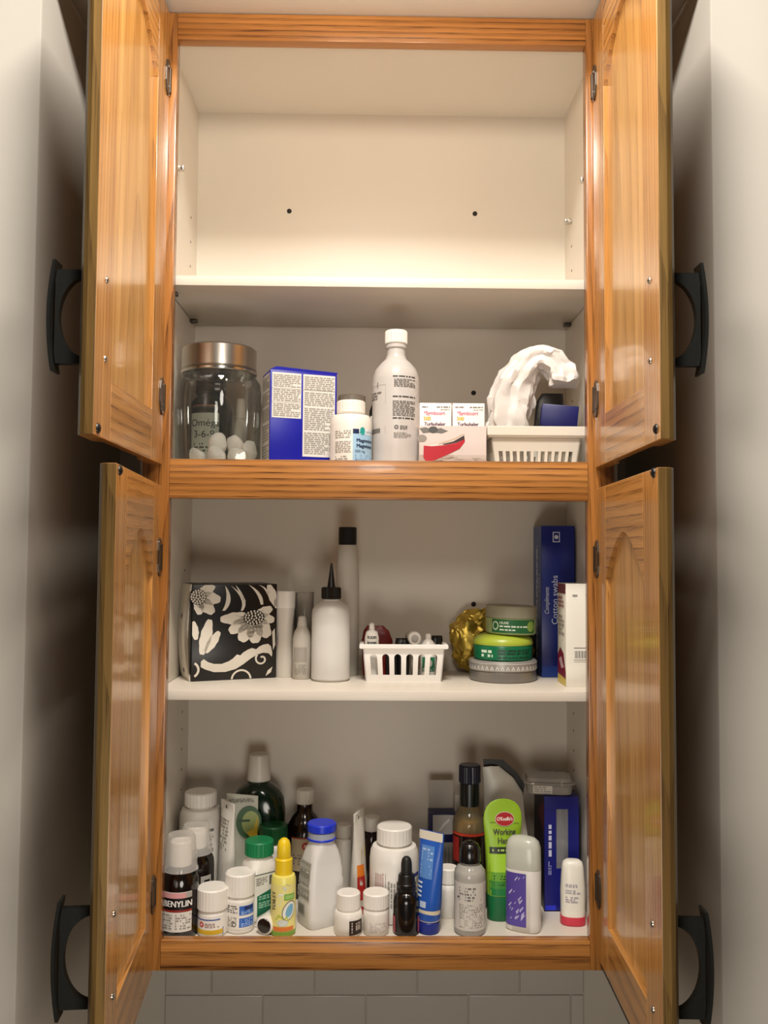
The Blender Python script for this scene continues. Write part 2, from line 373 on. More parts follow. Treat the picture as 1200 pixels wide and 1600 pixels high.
T = .021; W = .334; ST = .066
def door(side, ang, z0, z1, rail_b, zs, H, hinges, screws, bump_z, hx, handle_z, strip=False):
    Aa = math.radians(ang); dx, dy = -side*math.cos(Aa), -math.sin(Aa)
    pos = {(1, 1): 'upper right', (-1, 1): 'upper left', (1, 0): 'lower right', (-1, 0): 'lower left'}[(side, 1 if z0 > .5 else 0)]
    s = side
    P = lambda t: (lambda q: (q[0], s*t, q[1]))
    zb = z0+rail_b; cu = W/2; hw = W/2-ST
    arch = lambda u: zs+H*(1-(min(1, abs(u-cu)/hw))**1.8)
    us = [ST+(W-2*ST)*i/28 for i in range(29)]
    bm = bmesh.new()      # the recessed panel
    pts = [(ST-.004, zb-.004), (W-ST+.004, zb-.004)]+[(u+(.004 if u > cu else -.004 if u < cu else 0), arch(u)+.005) for u in reversed(us)]
    add_prism(bm, pts, P(.0065), P(.0150))
    d = link('door', finish(bm, 'door', False), PANEL, cab, pos+' door with arched recessed panel')
    d.location = (hx, -.0043, .043); d.rotation_euler = (0, 0, math.atan2(dy, dx))
    def sub(name, bm, m, label=None, bev=.0009):
        o = link(name, finish(bm, name, False), m, d, label)
        if bev:
            b = o.modifiers.new('soft', 'BEVEL'); b.width = bev; b.segments = 2; b.limit_method = 'ANGLE'
        return o
    R3 = lambda q, z: (q[0], s*q[1], z)
    prof = lambda a, b, e: [(a, 0), (b, 0), (b, T*.5), (b+e*.003, T*.78), (b+e*.009, T), (a, T)]
    bm = bmesh.new(); add_prism(bm, prof(ST, 0, 1), lambda q: R3(q, z0), lambda q: R3(q, z1)); sub('stile', bm, OAKZ)
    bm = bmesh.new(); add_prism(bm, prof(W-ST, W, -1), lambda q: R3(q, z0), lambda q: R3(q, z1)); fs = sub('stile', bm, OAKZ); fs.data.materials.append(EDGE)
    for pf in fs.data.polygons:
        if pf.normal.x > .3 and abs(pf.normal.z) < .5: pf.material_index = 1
    e = .0002
    bm = bmesh.new(); add_prism(bm, [(0, zb), (0, z0), (T*.5, z0), (T*.78, z0+.003), (T, z0+.009), (T, zb)], lambda q: (ST+e, s*q[0], q[1]), lambda q: (W-ST-e, s*q[0], q[1])); sub('rail', bm, OAKX)
    bm = bmesh.new(); add_prism(bm, [(W-ST-e, z1), (ST+e, z1)]+[(min(W-ST-e, max(ST+e, u)), arch(u)) for u in us], P(0), P(T)); sub('rail', bm, OAKX)
    for hz in hinges:     # wrap hinge: leaf on the inside face, knuckle at the edge
        bm = bmesh.new(); h = .029
        pts = [(.002, -h*.86), (.011, -h), (.020, -h*.8), (.024, -h*.35), (.024, h*.35), (.020, h*.8), (.011, h), (.002, h*.86)]
        add_prism(bm, [(u, hz+z) for u, z in pts], P(-.0022), P(0))
        Loft([(hz-.02, .003), (hz+.02, .003)]).add(bm, 12)
        for v in bm.verts[-24:]: v.co.y -= s*.001
        for zz in (-.016, .016): add_box(bm, .010, .014, min(-s*.0032, -s*.002), max(-s*.0032, -s*.002), hz+zz-.002, hz+zz+.002)
        sub('hinge', bm, BRONZE, bev=.0004)
    for z in screws: disc('screw', (.296, 0, z), (0, -s, 0), .0042, CHROME, .0032, d, dome=True)
    disc('bumper', (W-.016, 0, bump_z), (0, -s, 0), .0062, BLACK, .004, d, dome=True)
    # dark iron pull on the outside: feet, arch with a round opening, bowed grip
    bm = bmesh.new(); zc = handle_z; n = 22
    ou = [(T, zc-.056), (T+.030, zc-.057)]; inn = []
    def outer(a):
        c, q = math.cos(a), math.sin(a); k = max(abs(c)/.0385, abs(q)/.057); return (T+c/k, zc+q/k)
    for i in range(n+1):
        a = -PI/2+PI*i/n; ou_ = outer(a); in_ = (T+.0340*math.cos(a), zc+.0490*math.sin(a)); inn.append((ou_, in_))
    for u0, u1 in ((.291, .301),):
        for (o0, i0), (o1, i1) in zip(inn, inn[1:]):
            add_prism(bm, [o0, o1, i1, i0], lambda q: (u0, s*q[0], q[1]), lambda q: (u1, s*q[0], q[1]))
    for i in range(12):
        z_a, z_b = -.067+.134*i/12, -.067+.134*(i+1)/12; f = lambda z: T+.0365+.006*(1-(z/.067)**2)
        add_prism(bm, [(f(z_a), zc+z_a), (f(z_a)+.0035, zc+z_a), (f(z_b)+.0035, zc+z_b), (f(z_b), zc+z_b)], lambda q: (.284, s*q[0], q[1]), lambda q: (.308, s*q[0], q[1]))
    bmesh.ops.remove_doubles(bm, verts=bm.verts, dist=1e-6)
    sub('pull_handle', bm, IRON, 'dark iron pull with round opening', 0)
    if strip: box('edge_strip', 0.0, W, min(.004*s, .010*s), max(.004*s, .010*s), z0-.013, z0, IRON, d, .001, 'black strip under the door')
    return d
door(-1, 89.96, .7158, 1.425, .074, 1.288, .066, (1.318, .819), (.908, .812), .725, -.3332, .862)
door(1, 88.40, .7158, 1.425, .074, 1.284, .066, (1.319, .821), (.915, .816), .730, .3327, .866)
door(-1, 85.22, -.047, .6831, .0955, .546, .066, (.574, .074), (.160, .066), .676, -.3332, .112)
door(1, 87.81, -.022, .6831, .0705, .546, .066, (.575, .082), (.149, .051), .678, .3327, .100, True)
#ITEMS
FA, FB, FC = .715, .368, -.012
def C(h, r=.4, **k): return mat(h, r, **k)
RED = C('b3202a'); CREAM = C('e6d9b8'); GRAYL = C('b7b2a8'); YEL = C('e8c71c'); ORANGE = C('dd7a1f'); LILAC = C('55459a'); PAPER = C('e9e5da', .6); SILVER = C('a5a19b', .5)
def pill(label, x, y, z, rz, r, h, ch, cr=None, m=None, cm=None, name='pill_bottle', cat='bottle', shoulder=.010, neck=.82, wall=None, rib=.025, cb=.002, n=2.0):
    """plastic pill bottle: body with rounded shoulder and a ribbed screw cap of height ch"""
    t = thing(name, label, cat, (x, y, z), rz); cr = cr or r*.92; zb = h-ch
    L = Loft([(0, r*.93, r*.93, n), (.002, r, r, n), (zb-shoulder-.004, r, r, n), (zb-shoulder*.55, r*.965, r*.965, n), (zb-shoulder*.2, r*.88, r*.88, n), (zb-.002, cr*neck, cr*neck, 2), (zb+.002, cr*neck, cr*neck, 2)])
    link('body', L.mesh('body', 44), m or WHITE, t); cap(t, zb, h, cr, cm, rib=rib, b=cb)
    return t, L

# ================================================================= upper compartment, on the middle panel
# glass jar with cotton balls
t = thing('glass_jar', 'large clear glass jar with a brushed steel lid holding cotton balls', 'jar', (-.2665, .104, FA))
JG = glass('f6f8f5', .985, .02, .8)
L = Loft([(.0005, .060), (.003, .066), (.010, .0695), (.135, .0695), (.152, .068), (.163, .062), (.170, .0585), (.178, .058)])
link('body', L.mesh('body', 64, open_top=True), JG, t)
STEEL = mat('b9b3aa', .28, 1.0, var=.05, vscale=3)
lid = link('lid', cylr(.174, .214, .0615, .003).mesh('lid', 64), STEEL, t, 'brushed steel lid')
link('lid_rim', cylr(.168, .174, .0625, .0015).mesh('lid_rim', 64), CHROME, lid)
COTTON = mat('f2efe9', .95, sss=.2, bump=.5, bscale=350)
rnd = random.Random(4)
def cotton_mesh(seed):
    bm = bmesh.new(); bmesh.ops.create_icosphere(bm, subdivisions=3, radius=.0165)
    for v in bm.verts: v.co = noisy(noisy(v.co, .005, 50, seed), .002, 140, seed+4); v.co.z *= .85
    return finish(bm, 'cotton_ball', True, 180)
cms = [cotton_mesh(3.1*i) for i in range(4)]
for i, (dx, dy, dz) in enumerate(((-.046, -.024, .013), (-.012, -.044, .013), (.021, -.034, .013), (-.018, -.012, .013), (.018, .000, .013), (-.012, -.030, .035), (.014, -.024, .033), (.036, -.010, .026))):
    o = link('cotton_ball', cms[i % 4], COTTON); o.location = (-.2500+dx, .098+dy, FA+dz+.0075); o.rotation_euler = (rnd.random()*6, rnd.random()*6, rnd.random()*6)
    o['label'] = 'fluffy white cotton ball at the bottom of the glass jar'; o['category'] = 'cotton ball'; o['group'] = 'cotton balls in the glass jar'
# what stands behind the jar
t = thing('supplement_bottle', 'dark green omega supplement bottle standing behind the glass jar', 'bottle', (-.302, .225, FA))
L = Loft([(0, .036), (.002, .0385), (.118, .0385), (.135, .034), (.146, .025), (.150, .022)])
link('body', L.mesh('body', 44), mat('10180f', .2), t); cap(t, .150, .184, .027, BLACK)
p = Print(t, L.S); p.rect(-.032, .022, .018, .112, mat('e2e4d8', .5), name='label'); p.rect(-.032, .022, .112, .124, C('2c3a2c'), .0003); p.rect(-.03, .018, .124, .127, C('a06a5a'), .0003)
p.text('Oméga', -.004, .094, .0125, C('26302a'), .0008); p.text('3-6-9', -.005, .074, .0125, C('26302a'), .0008); p.fine(-.024, .018, .036, .060, 4, INKG, seed=3); p.done()
t = thing('nasal_spray', 'small white spray bottle seen through the glass jar beside the dark omega bottle', 'bottle', (-.247, .215, FA))
link('body', Loft([(0, .0125), (.002, .0135), (.085, .0135), (.098, .010), (.104, .008)]).mesh('body', 32), WHITE, t); cap(t, .104, .142, .0085, r1=.007, rib=0, label='narrow white nozzle', name='nozzle')

# big blue and white carton
BLUE = C('10149a', .35)
t = thing('medicine_carton', 'royal blue carton with white panels of fine print beside the glass jar', 'box', (-.1765, .060, FA), math.radians(19))
Wd, Dd, H = .112, .058, .170
bm = bmesh.new(); add_box(bm, 0, Wd, 0, Dd, 0, H, .0008); link('carton', finish(bm, 'carton'), BLUE, t)
bm = bmesh.new(); add_prism(bm, [(-.001, H), (.010, H+.006), (Wd+.0015, H+.0025), (Wd, H)], lambda q: (q[0], .0, q[1]), lambda q: (q[0], .0012, q[1])); link('top_flap', finish(bm, 'top_flap'), BLUE, t)
p = Print(t, front(0)); DR = C('d9d6cf', .55)
p.rect(.003, .0515, .089, .166, DR, .0003, 'label'); p.rect(.0545, .1090, .025, .166, DR, .0003, 'label'); p.rect(.004, .026, .014, .017, DR, .0003)
p.fine(.005, .050, .141, .163, 7, INKL, seed=1); p.fine(.005, .050, .117, .138, 6, INKL, seed=2); p.fine(.005, .050, .091, .114, 7, INKL, seed=5)
p.fine(.057, .1075, .139, .163, 7, INKL, seed=6); p.fine(.057, .1075, .112, .136, 7, INKL, seed=7); p.fine(.057, .1075, .070, .109, 11, INKL, seed=8); p.fine(.057, .1075, .029, .067, 11, INKL, seed=9)
p.rect(.003, .109, .1385, .1392, INKL, .0006); p.rect(.003, .0515, .1155, .1160, INKL, .0006)
p.done('white panel of fine print')
p = Print(t, leftside(0, Dd)); p.rect(.003, Dd-.003, .010, .166, DR, .0003, 'label')
for k, (a, b) in enumerate(((.140, .163), (.112, .136), (.085, .108), (.05, .08), (.015, .045))): p.fine(.005, Dd-.005, a, b, 6, INKL, seed=20+k)
p.done('white side panel of fine print')

# magnesium bottle
t, L = pill('white magnesium bottle with pale blue label leaning against the blue carton', -.046, .062, FA, .12, .0335, .117, .022, .0232, name='supplement_bottle', shoulder=.016)
p = Print(t, L.S); LB = C('9fc4e0', .5)
p.rect(-.032, .046, .004, .069, WHITE, .0003, 'label'); p.rect(.000, .046, .010, .066, LB, .0005); p.rect(.000, .046, .058, .066, C('1a2550'), .0006); p.rect(.010, .046, .0575, .0665, C('dfe8ee'), .0007); p.rect(.000, .046, .004, .010, C('16254f'), .0006)
p.ell(.016, .064, .0045, .0055, C('1e9a94'), .0009); p.poly([(.010, .060), (.016, .067), (.021, .059), (.016, .056)], C('2aa7a0'), .0010)
p.text('NATURAL', .034, .0615, .0035, C('2a5a80'), .0010)
p.text('Magnesium', .023, .047, .0058, C('15264a'), .0010, bold=.0003, xs=.92); p.text('Magnésium', .023, .038, .0058, C('15264a'), .0010, bold=.0003, xs=.92); p.text('250 mg', .012, .029, .0040, C('15264a'), .0010)
p.fine(.004, .040, .013, .024, 3, C('5b86b5'), seed=2); p.fine(-.030, -.003, .050, .064, 4, INKL, seed=4); p.fine(-.030, -.003, .026, .046, 7, INKL, seed=6); p.fine(-.030, -.008, .010, .022, 3, INKL, seed=7)
p.done('pale blue and white label')
t = thing('plastic_tub', 'cloudy lidded plastic tub behind the magnesium bottle', 'tub', (-.048, .205, FA))
link('body', cylr(0, .138, .024, .002).mesh('body', 40), frosted('d8d1c5', .4), t); cap(t, .138, .158, .0245, frosted('d8d1c5', .4), rib=0, name='lid')
t = thing('small_bottle', 'small bottle with slanted black cap between magnesium bottle and rubbing alcohol', 'bottle', (-.004, .19, FA))
link('body', Loft([(0, .013), (.002, .0145), (.10, .0145), (.112, .010)]).mesh('body', 28), WHITE2, t)
link('cap', Loft([(.110, .013, .013, 2), (.118, .0125, .0125, 2), (.145, .006, .006, 2, .004, 0), (.147, .003, .003, 2, .005, 0)]).mesh('cap', 28), BLACK, t)

# rubbing alcohol
t = thing('rubbing_alcohol_bottle', 'tall milky plastic rubbing alcohol bottle with ribbed white screw cap', 'bottle', (.027, .082, FA))
MILK = frosted('e2dfdb', .20, .18)
L = Loft([(0, .0355), (.003, .0388), (.148, .0388), (.160, .0375), (.172, .033), (.182, .025), (.189, .0175), (.197, .0150), (.214, .0148)])
b = link('body', L.mesh('body', 48), MILK, t)
link('liquid', Loft([(.002, .034), (.004, .0372), (.078, .0372), (.079, .036)]).mesh('liquid', 40), frosted('dcc0ba', .08, .12), b, 'faint pink liquid line')
cap(t, .214, .2375, .0185, rib=.05); link('neck_ring', cylr(.2065, .2135, .0172, .0015).mesh('neck_ring', 36), MILK, t)
p = Print(t, L.S)
p.fine(-.006, .034, .152, .1555, 1, INK, seed=1); p.fine(-.004, .034, .136, .150, 5, INKG, seed=2); p.fine(-.006, .034, .1185, .122, 1, INK, seed=3); p.fine(-.006, .034, .088, .114, 9, INKG, seed=4); p.fine(-.006, .034, .083, .0865, 1, INK, seed=6)
p.ell(.000, .070, .0035, .0035, INKG, .0006, hole=.4); p.fine(.006, .018, .066, .073, 3, INKG, seed=8); p.fine(-.004, .026, .052, .062, 4, INKL, seed=9)
p.rect(-.060, -.018, .140, .1405, INKL); p.rect(-.0185, -.018, .108, .140, INKL); p.text('1', -.034, .140, .010, INK, .0006); p.fine(-.055, -.026, .116, .130, 3, INKG, seed=11); p.rect(-.055, -.028, .062, .069, INKG, .0005); p.rect(-.0185, -.018, .060, .072, INKL)
p.done()

# inhaler cartons and the canoe carton
PINKW = C('efe6e2', .5); PK = C('d6336c'); YT = C('d9b51e')
for k, (x, lab) in enumerate(((.066, 'white inhaler carton beside the rubbing alcohol bottle, left of its twin'), (.1205, 'white inhaler carton with pink lettering, right of its twin'))):
    t = thing('inhaler_carton', lab, 'box', (x, .082, FA), 0, 'two inhaler cartons')
    bm = bmesh.new(); add_box(bm, 0, .0525, 0, .050, 0, .1145, .0007); link('carton', finish(bm, 'carton'), PINKW, t)
    p = Print(t, front(0))
    p.fine(.004, .018, .1065, .1090, 1, INKG, seed=k); p.fine(.028, .050, .1065, .1090, 1, INKG, seed=k+3); p.fine(.034, .050, .1025, .1045, 1, INKL, seed=k+5)
    p.text('*Symbicort', .0245, .0975, .0060, PK, xs=.88, bold=.0001); p.text('200', .0125, .0885, .0056, YT, bold=.0003); p.text('Turbuhaler', .0250, .0795, .0058, C('4a2340'), xs=.92, bold=.0003)
    p.done()
t = thing('canoe_carton', 'low carton with a red canoe picture in front of the inhaler cartons', 'box', (.0635, .040, FA))
bm = bmesh.new(); add_box(bm, 0, .107, 0, .038, 0, .0705, .0007); link('carton', finish(bm, 'carton'), C('d8cbc4', .5), t)
p = Print(t, front(0)); MIST = C('d5c8c2', .5)
p.rect(.0005, .1065, .0005, .070, MIST, .0003, 'label'); p.rect(.0005, .1065, .0005, .024, C('b3a196', .5), .0004); p.rect(.055, .1065, .018, .024, C('c4b6ac'), .00045)
for k in range(26):
    r_ = random.Random(k); p.rect(*(lambda a, w, z: (a, a+w, z, z+.0012))(r_.uniform(.002, .09), r_.uniform(.006, .015), r_.uniform(.002, .020)), C('9a8779' if k % 2 else 'c6b6a9'), .0005)
p.poly([(.000, .066), (.010, .068), (.020, .064), (.034, .067), (.046, .062), (.036, .058), (.020, .060), (.006, .058)], C('6d6a66'), .0005)
p.ell(.022, .064, .0075, .0055, C('4b4a48'), .0007); p.ell(.004, .050, .008, .006, C('8d857d'), .0006)
p.poly([(.008, .036), (.020, .040), (.038, .044), (.056, .048), (.071, .057), (.0715, .050), (.060, .041), (.040, .036), (.020, .034)], C('ded6cf'), .0007)
p.poly([(.007, .0385), (.020, .0375), (.040, .0395), (.058, .0430), (.0725, .0490), (.0725, .045), (.064, .034), (.046, .025), (.028, .017), (.012, .011), (.0065, .020)], C('b51528', .4), .0009)
p.poly([(.036, .0410), (.054, .0455), (.0715, .0555), (.0720, .0490), (.058, .0435), (.040, .0400)], C('3a2622'), .0010)
p.poly([(.030, .042), (.054, .050), (.071, .0585), (.0715, .0572), (.055, .0482), (.031, .0405)], C('c9b29a'), .0011)
p.done('picture of a red canoe on a misty lake')

# white basket with a crumpled bag
def slot_panel(bm, L_, z0, z1, slots, s0, s1, f, th, arch=False):
    """one upright wall with real slots: f(u, z, t) -> 3D; slots = list of (u0, u1)"""
    def q(u0, u1, a, b): add_prism(bm, [(u0, a), (u1, a), (u1, b), (u0, b)], lambda p: f(p[0], p[1], 0), lambda p: f(p[0], p[1], th))
    q(L_[0], L_[1], z0, s0); q(L_[0], L_[1], s1, z1); prev = L_[0]
    for a, b in slots:
        q(prev, a, s0, s1); prev = b
        if arch:
            r = (b-a)/2; c = (a+b)/2; N_ = 8
            for sgn in (-1, 1):
                pts = [(c+sgn*r, s1), (c+sgn*r, s1-r)]+[(c+sgn*r*math.cos(PI/2*i/N_), s1-r+r*math.sin(PI/2*i/N_)) for i in range(1, N_+1)]
                add_prism(bm, pts, lambda p: f(p[0], p[1], 0), lambda p: f(p[0], p[1], th))
    q(prev, L_[1], s0, s1)
def basket(label, x, y, z, w, d, h, taper, s0, s1, nf, ns, mcol, arch, rimh, rimw=.004, rz=0):
    t = thing('plastic_basket', label, 'basket', (x, y, z), rz); th = .002
    def wall(axis, sg):
        def f(u, zz, tt):
            k = taper*(1-zz/h)
            if axis == 'y': return (u*(w/2-k)/(w/2), sg*(d/2-k-tt), zz)
            return (sg*(w/2-k-tt), u*(d/2-k)/(d/2), zz)
        return f
    for axis, L_, n in (('y', w/2, nf), ('x', d/2, ns)):
        pit = 2*L_*.90/n; sl = [(-L_*.90+pit*i+pit*.21, -L_*.90+pit*(i+1)-pit*.21) for i in range(n)]
        for sg in (-1, 1):
            bm = bmesh.new(); slot_panel(bm, (-L_, L_), .001, h-.001, sl, s0, s1, wall(axis, sg), th, arch); bmesh.ops.remove_doubles(bm, verts=bm.verts, dist=1e-6)
            link('side_wall', finish(bm, 'side_wall', False), mcol, t)
    bm = bmesh.new(); add_box(bm, -w/2+taper, w/2-taper, -d/2+taper, d/2-taper, 0, .002); link('base', finish(bm, 'base'), mcol, t)
    bm = bmesh.new()
    Lo = [(h-rimh, w/2+rimw*.3, d/2+rimw*.3), (h-rimh*.8, w/2+rimw, d/2+rimw), (h-.001, w/2+rimw, d/2+rimw), (h, w/2+rimw-.001, d/2+rimw-.001), (h, w/2-.002, d/2-.002), (h-rimh, w/2-.002, d/2-.002)]
    R = [[bm.verts.new((sx*a, sy*b, zz)) for sx, sy in ((-1, -1), (1, -1), (1, 1), (-1, 1))] for zz, a, b in Lo]
    for i in range(len(R)):
        A_, B_ = R[i], R[(i+1) % len(R)]
        for k in range(4): bm.faces.new((A_[k], A_[(k+1) % 4], B_[(k+1) % 4], B_[k]))
    link('rim', finish(bm, 'rim', False), mcol, t)
    return t
BASKW = C('dcd5c8', .4, sss=.1)
t = basket('white plastic basket with square slots holding a crumpled white bag', .2525, .098, FA, .150, .092, .0725, .010, .012, .033, 11, 6, BASKW, False, .018, .0045)
BAGM = mat('dcd7d2', .5, sss=.15, bump=.25, bscale=60)
def crumple(name, label, cat, base, spine, m, seg=30, amp=.006, freq=22, seed=0, group=None, fold=.10, ang=50, sub=4):
    """soft sheet tube along a spine: (x, z, half width, half depth, y)"""
    t = thing(name, label, cat, base); bm = bmesh.new(); R = []
    P = [Vector((q[0], q[4], q[1])) for q in spine]; pts = []
    for i in range(len(P)-1):
        p0, p1, p2, p3 = P[max(0, i-1)], P[i], P[i+1], P[min(len(P)-1, i+2)]
        for j in range(sub):
            s_ = j/sub; c = .5*((2*p1)+(-p0+p2)*s_+(2*p0-5*p1+4*p2-p3)*s_*s_+(-p0+3*p1-3*p2+p3)*s_**3)
            w = spine[i][2]+(spine[i+1][2]-spine[i][2])*s_; d = spine[i][3]+(spine[i+1][3]-spine[i][3])*s_; pts.append((c, w, d))
    pts.append((P[-1], spine[-1][2], spine[-1][3]))
    for i, (c, w, d) in enumerate(pts):
        tn = (pts[min(i+1, len(pts)-1)][0]-pts[max(i-1, 0)][0]).normalized(); sd = Vector((0, 1, 0)).cross(tn).normalized(); fw = tn.cross(sd)
        row = []
        for k in range(seg):
            a = 2*PI*k/seg; f = 1+fold*math.sin(5*a+seed)+fold*.6*math.sin(9*a+2.1*seed+i*.18)
            v = c+sd*(w*f*math.sin(a))+fw*(d*f*math.cos(a)); v = noisy(v, amp, freq, seed); v = noisy(v, amp*.55, freq*2.6, seed+5); v = noisy(v, amp*.22, freq*6, seed+9); row.append(bm.verts.new(v))
        R.append(row)
    for a, b in zip(R, R[1:]):
        for k in range(seg): bm.faces.new((a[k], a[(k+1) % seg], b[(k+1) % seg], b[k]))
    bm.faces.new(list(reversed(R[0]))); bm.faces.new(R[-1])
    o = link('sheet', finish(bm, 'sheet', True, ang), m, t); return t
t = crumple('plastic_bag', 'crumpled white plastic bag standing in the basket, curled over at its top', 'bag', (.2225, .098, FA+.003),
    [(.000, .000, .024, .018, 0), (-.006, .035, .028, .020, 0), (-.006, .080, .035, .026, 0), (-.004, .120, .034, .026, 0), (.008, .158, .030, .026, -.003), (.030, .186, .021, .022, -.006), (.056, .186, .021, .024, -.012), (.076, .164, .026, .026, -.016), (.078, .142, .023, .022, -.018)], BAGM, seg=44, seed=1.3, amp=.0065, freq=30, fold=.12, ang=24, sub=6)
t = thing('blue_box', 'small dark blue box tilted in the basket beside the white bag', 'box', (.2960, .094, FA+.0755), math.radians(-8))
bm = bmesh.new(); add_box(bm, -.030, .030, -.018, .018, 0, .037, .002, Matrix.Rotation(.10, 4, 'Y')); link('carton', finish(bm, 'carton'), C('0c1158', .45), t)
t = thing('folded_leaflet', 'folded white leaflet lying under the blue box in the basket', 'leaflet', (.2885, .098, FA+.003))
bm = bmesh.new(); add_box(bm, -.022, .022, -.028, .026, 0, .0675, .004); link('paper', finish(bm, 'paper'), PAPER, t)
t = thing('black_pouch', 'small black pouch tucked behind the blue box under the curl of the bag', 'pouch', (.282, .118, FA+.074))
link('pouch', Loft([(0, .018, .007, 3), (.004, .022, .009, 3), (.05, .023, .008, 3, .006, 0), (.064, .018, .004, 3, .010, 0)]).mesh('pouch', 32), mat('1c1712', .5, bump=.3), t)
t = thing('white_card', 'tall white card standing against the right cabinet wall', 'card', (.3475, .10, FA))
bm = bmesh.new(); add_prism(bm, [(0, 0), (.055, 0), (.055, .13), (.04, .165), (.018, .15), (.006, .10)], lambda q: (0, .018-q[0]+.02, q[1]), lambda q: (-.0015, .018-q[0]+.02, q[1])); link('card', finish(bm, 'card'), PAPER, t)

# ================================================================= second shelf
# floral box
t = thing('floral_tissue_box', 'black tissue box with white flower print and a plain white end', 'box', (-.3085, .120, FB), math.radians(22))
Wd, Dd, H = .146, .100, .1605
BLK = C('100d0b', .35); CRM = C('d9d2c4', .5)
bm = bmesh.new(); add_box(bm, 0, Wd, 0, Dd, 0, H, .002)
box_o = link('carton', finish(bm, 'carton'), BLK, t)
bm = bmesh.new()      # bulging white end
n_ = 12
for i in range(n_):
    a0, a1 = H*i/n_, H*(i+1)/n_; b0, b1 = [.001+.010*math.sin(PI*i_/n_)**.8 for i_ in (i, i+1)]
    add_prism(bm, [(0, a0), (-b0, a0), (-b1, a1), (0, a1)], lambda q: (q[0], .004, q[1]), lambda q: (q[0], Dd-.004, q[1]))
bmesh.ops.remove_doubles(bm, verts=bm.verts, dist=1e-6)
endp = link('end_panel', finish(bm, 'end_panel', True, 50), CRM, t, 'plain white end of the box')
S_ = lambda u, z, e=0: Vector((-(.001+.010*max(0, math.sin(PI*min(1, max(0, z/H))))**.8)-e-.0002, Dd-u, z))
p = Print(endp, S_); p.rect(.060, .068, .103, .110, C('2a2d6a'), .0006, step=.003); p.rect(.060, .068, .012, .019, C('2a2d6a'), .0006, step=.003); p.fine(.064, .068, .035, .095, 2, C('6b6f92'), seed=4, vert=True); p.done()
p = Print(t, front(0))
K = lambda x, y: ((x-152)/452*Wd, (912-y)/517*H)      # drawing grid of the print, laid over the front
def shape(pts, m=CRM, e=.0005): p.poly([(min(Wd-.001, max(.001, a)), min(H-.001, max(.001, b))) for a, b in (K(x, y) for x, y in pts)], m, e)
def petal(cx, cy, a, l, w, m=CRM, e=.0005, tip=.25):
    a = math.radians(a); ca, sa = math.cos(a), math.sin(a); pts = []
    for i in range(15):
        f = i/14; ww = w*math.sin(PI*min(1, f*.86+.07))**.7*(1+.06*math.sin(f*22)); pts.append((f*l, ww))
    pts += [(x, -y) for x, y in reversed(pts)]
    shape([(cx+x*ca-y*sa, cy+x*sa+y*ca) for x, y in pts], m, e)
def flower(cx, cy, r, pets, ry=1.0):
    for a, l, w in pets: petal(cx, cy, a, l, w)
    for a, l, w in pets:
        for da in (-9, 8): aa = math.radians(a+da); shape([(cx+math.cos(aa)*r*.9, cy+math.sin(aa)*r*.9), (cx+math.cos(aa+.02)*l*.62, cy+math.sin(aa+.02)*l*.62), (cx+math.cos(aa-.05)*r*.9, cy+math.sin(aa-.05)*r*.9)], BLK, .0007)
    c = K(cx, cy); p.ell(c[0], c[1], r/452*Wd, r*ry/517*H, BLK, .0008)
    for ring, cnt in ((.25, 5), (.55, 10), (.82, 16)):
        for i in range(cnt):
            a = 2*PI*i/cnt+ring; q = K(cx+math.cos(a)*r*ring, cy+math.sin(a)*r*ry*ring); p.ell(q[0], q[1], .0016, .0019, CRM, .0010, seg=8)
flower(182, 462, 42, ((-38, 105, 30), (8, 118, 34), (48, 120, 34), (84, 95, 26)))
flower(478, 578, 56, ((178, 178, 34), (150, 150, 38), (118, 145, 44), (86, 140, 44), (52, 135, 42), (8, 112, 30), (-28, 110, 28)), .75)
petal(206, 770, -78, 190, 30); petal(226, 760, -58, 130, 24); petal(176, 690, -100, 100, 20)
for (x0, y0), (x1, y1), (x2, y2), w in (((316, 538), (362, 480), (322, 402), 17), ((412, 540), (450, 480), (352, 402), 13), ((430, 490), (400, 430), (378, 400), 8), ((520, 508), (515, 440), (446, 398), 15), ((552, 452), (540, 410), (500, 400), 9)):
    up, dn = [], []
    for i in range(13):
        f = i/12; x = x0*(1-f)**2+2*x1*f*(1-f)+x2*f*f; y = y0*(1-f)**2+2*y1*f*(1-f)+y2*f*f; k = w*math.sin(PI*(f*.8+.2))**.8*.7; up.append((x+k, y)); dn.append((x-k, y))
    shape(up+dn[::-1])
petal(600, 520, -110, 130, 24); petal(606, 470, 95, 60, 18)
top = [(202, 808), (216, 794), (240, 812), (270, 822), (310, 824), (345, 812), (368, 798), (390, 776), (408, 782), (424, 766), (448, 752), (470, 744), (492, 752), (508, 738), (530, 728), (556, 724), (572, 738), (580, 772)]
bot = [(578, 796), (560, 776), (530, 772), (500, 780), (465, 800), (425, 830), (385, 854), (330, 868), (270, 866), (225, 850), (202, 836)]
shape(top+bot)
def ring_arc(cx, cy, r0, r1, a0, a1, w, n=26):
    o_, i_ = [], []
    for k in range(n+1):
        f = k/n; a = math.radians(a0+(a1-a0)*f); r = r0+(r1-r0)*f; o_.append((cx+(r+w)*math.cos(a), cy+(r+w)*math.sin(a))); i_.append((cx+(r-w)*math.cos(a), cy+(r-w)*math.sin(a)))
    shape(o_+i_[::-1])
ring_arc(522, 806, 34, 10, -130, -480, 5); ring_arc(414, 912, 50, 50, 180, 360, 5); ring_arc(150, 850, 40, 40, -60, 60, 6); shape([(545, 900), (556, 870), (582, 850), (574, 880)]); shape([(578, 660), (592, 640), (596, 730), (584, 760)])
p.done()

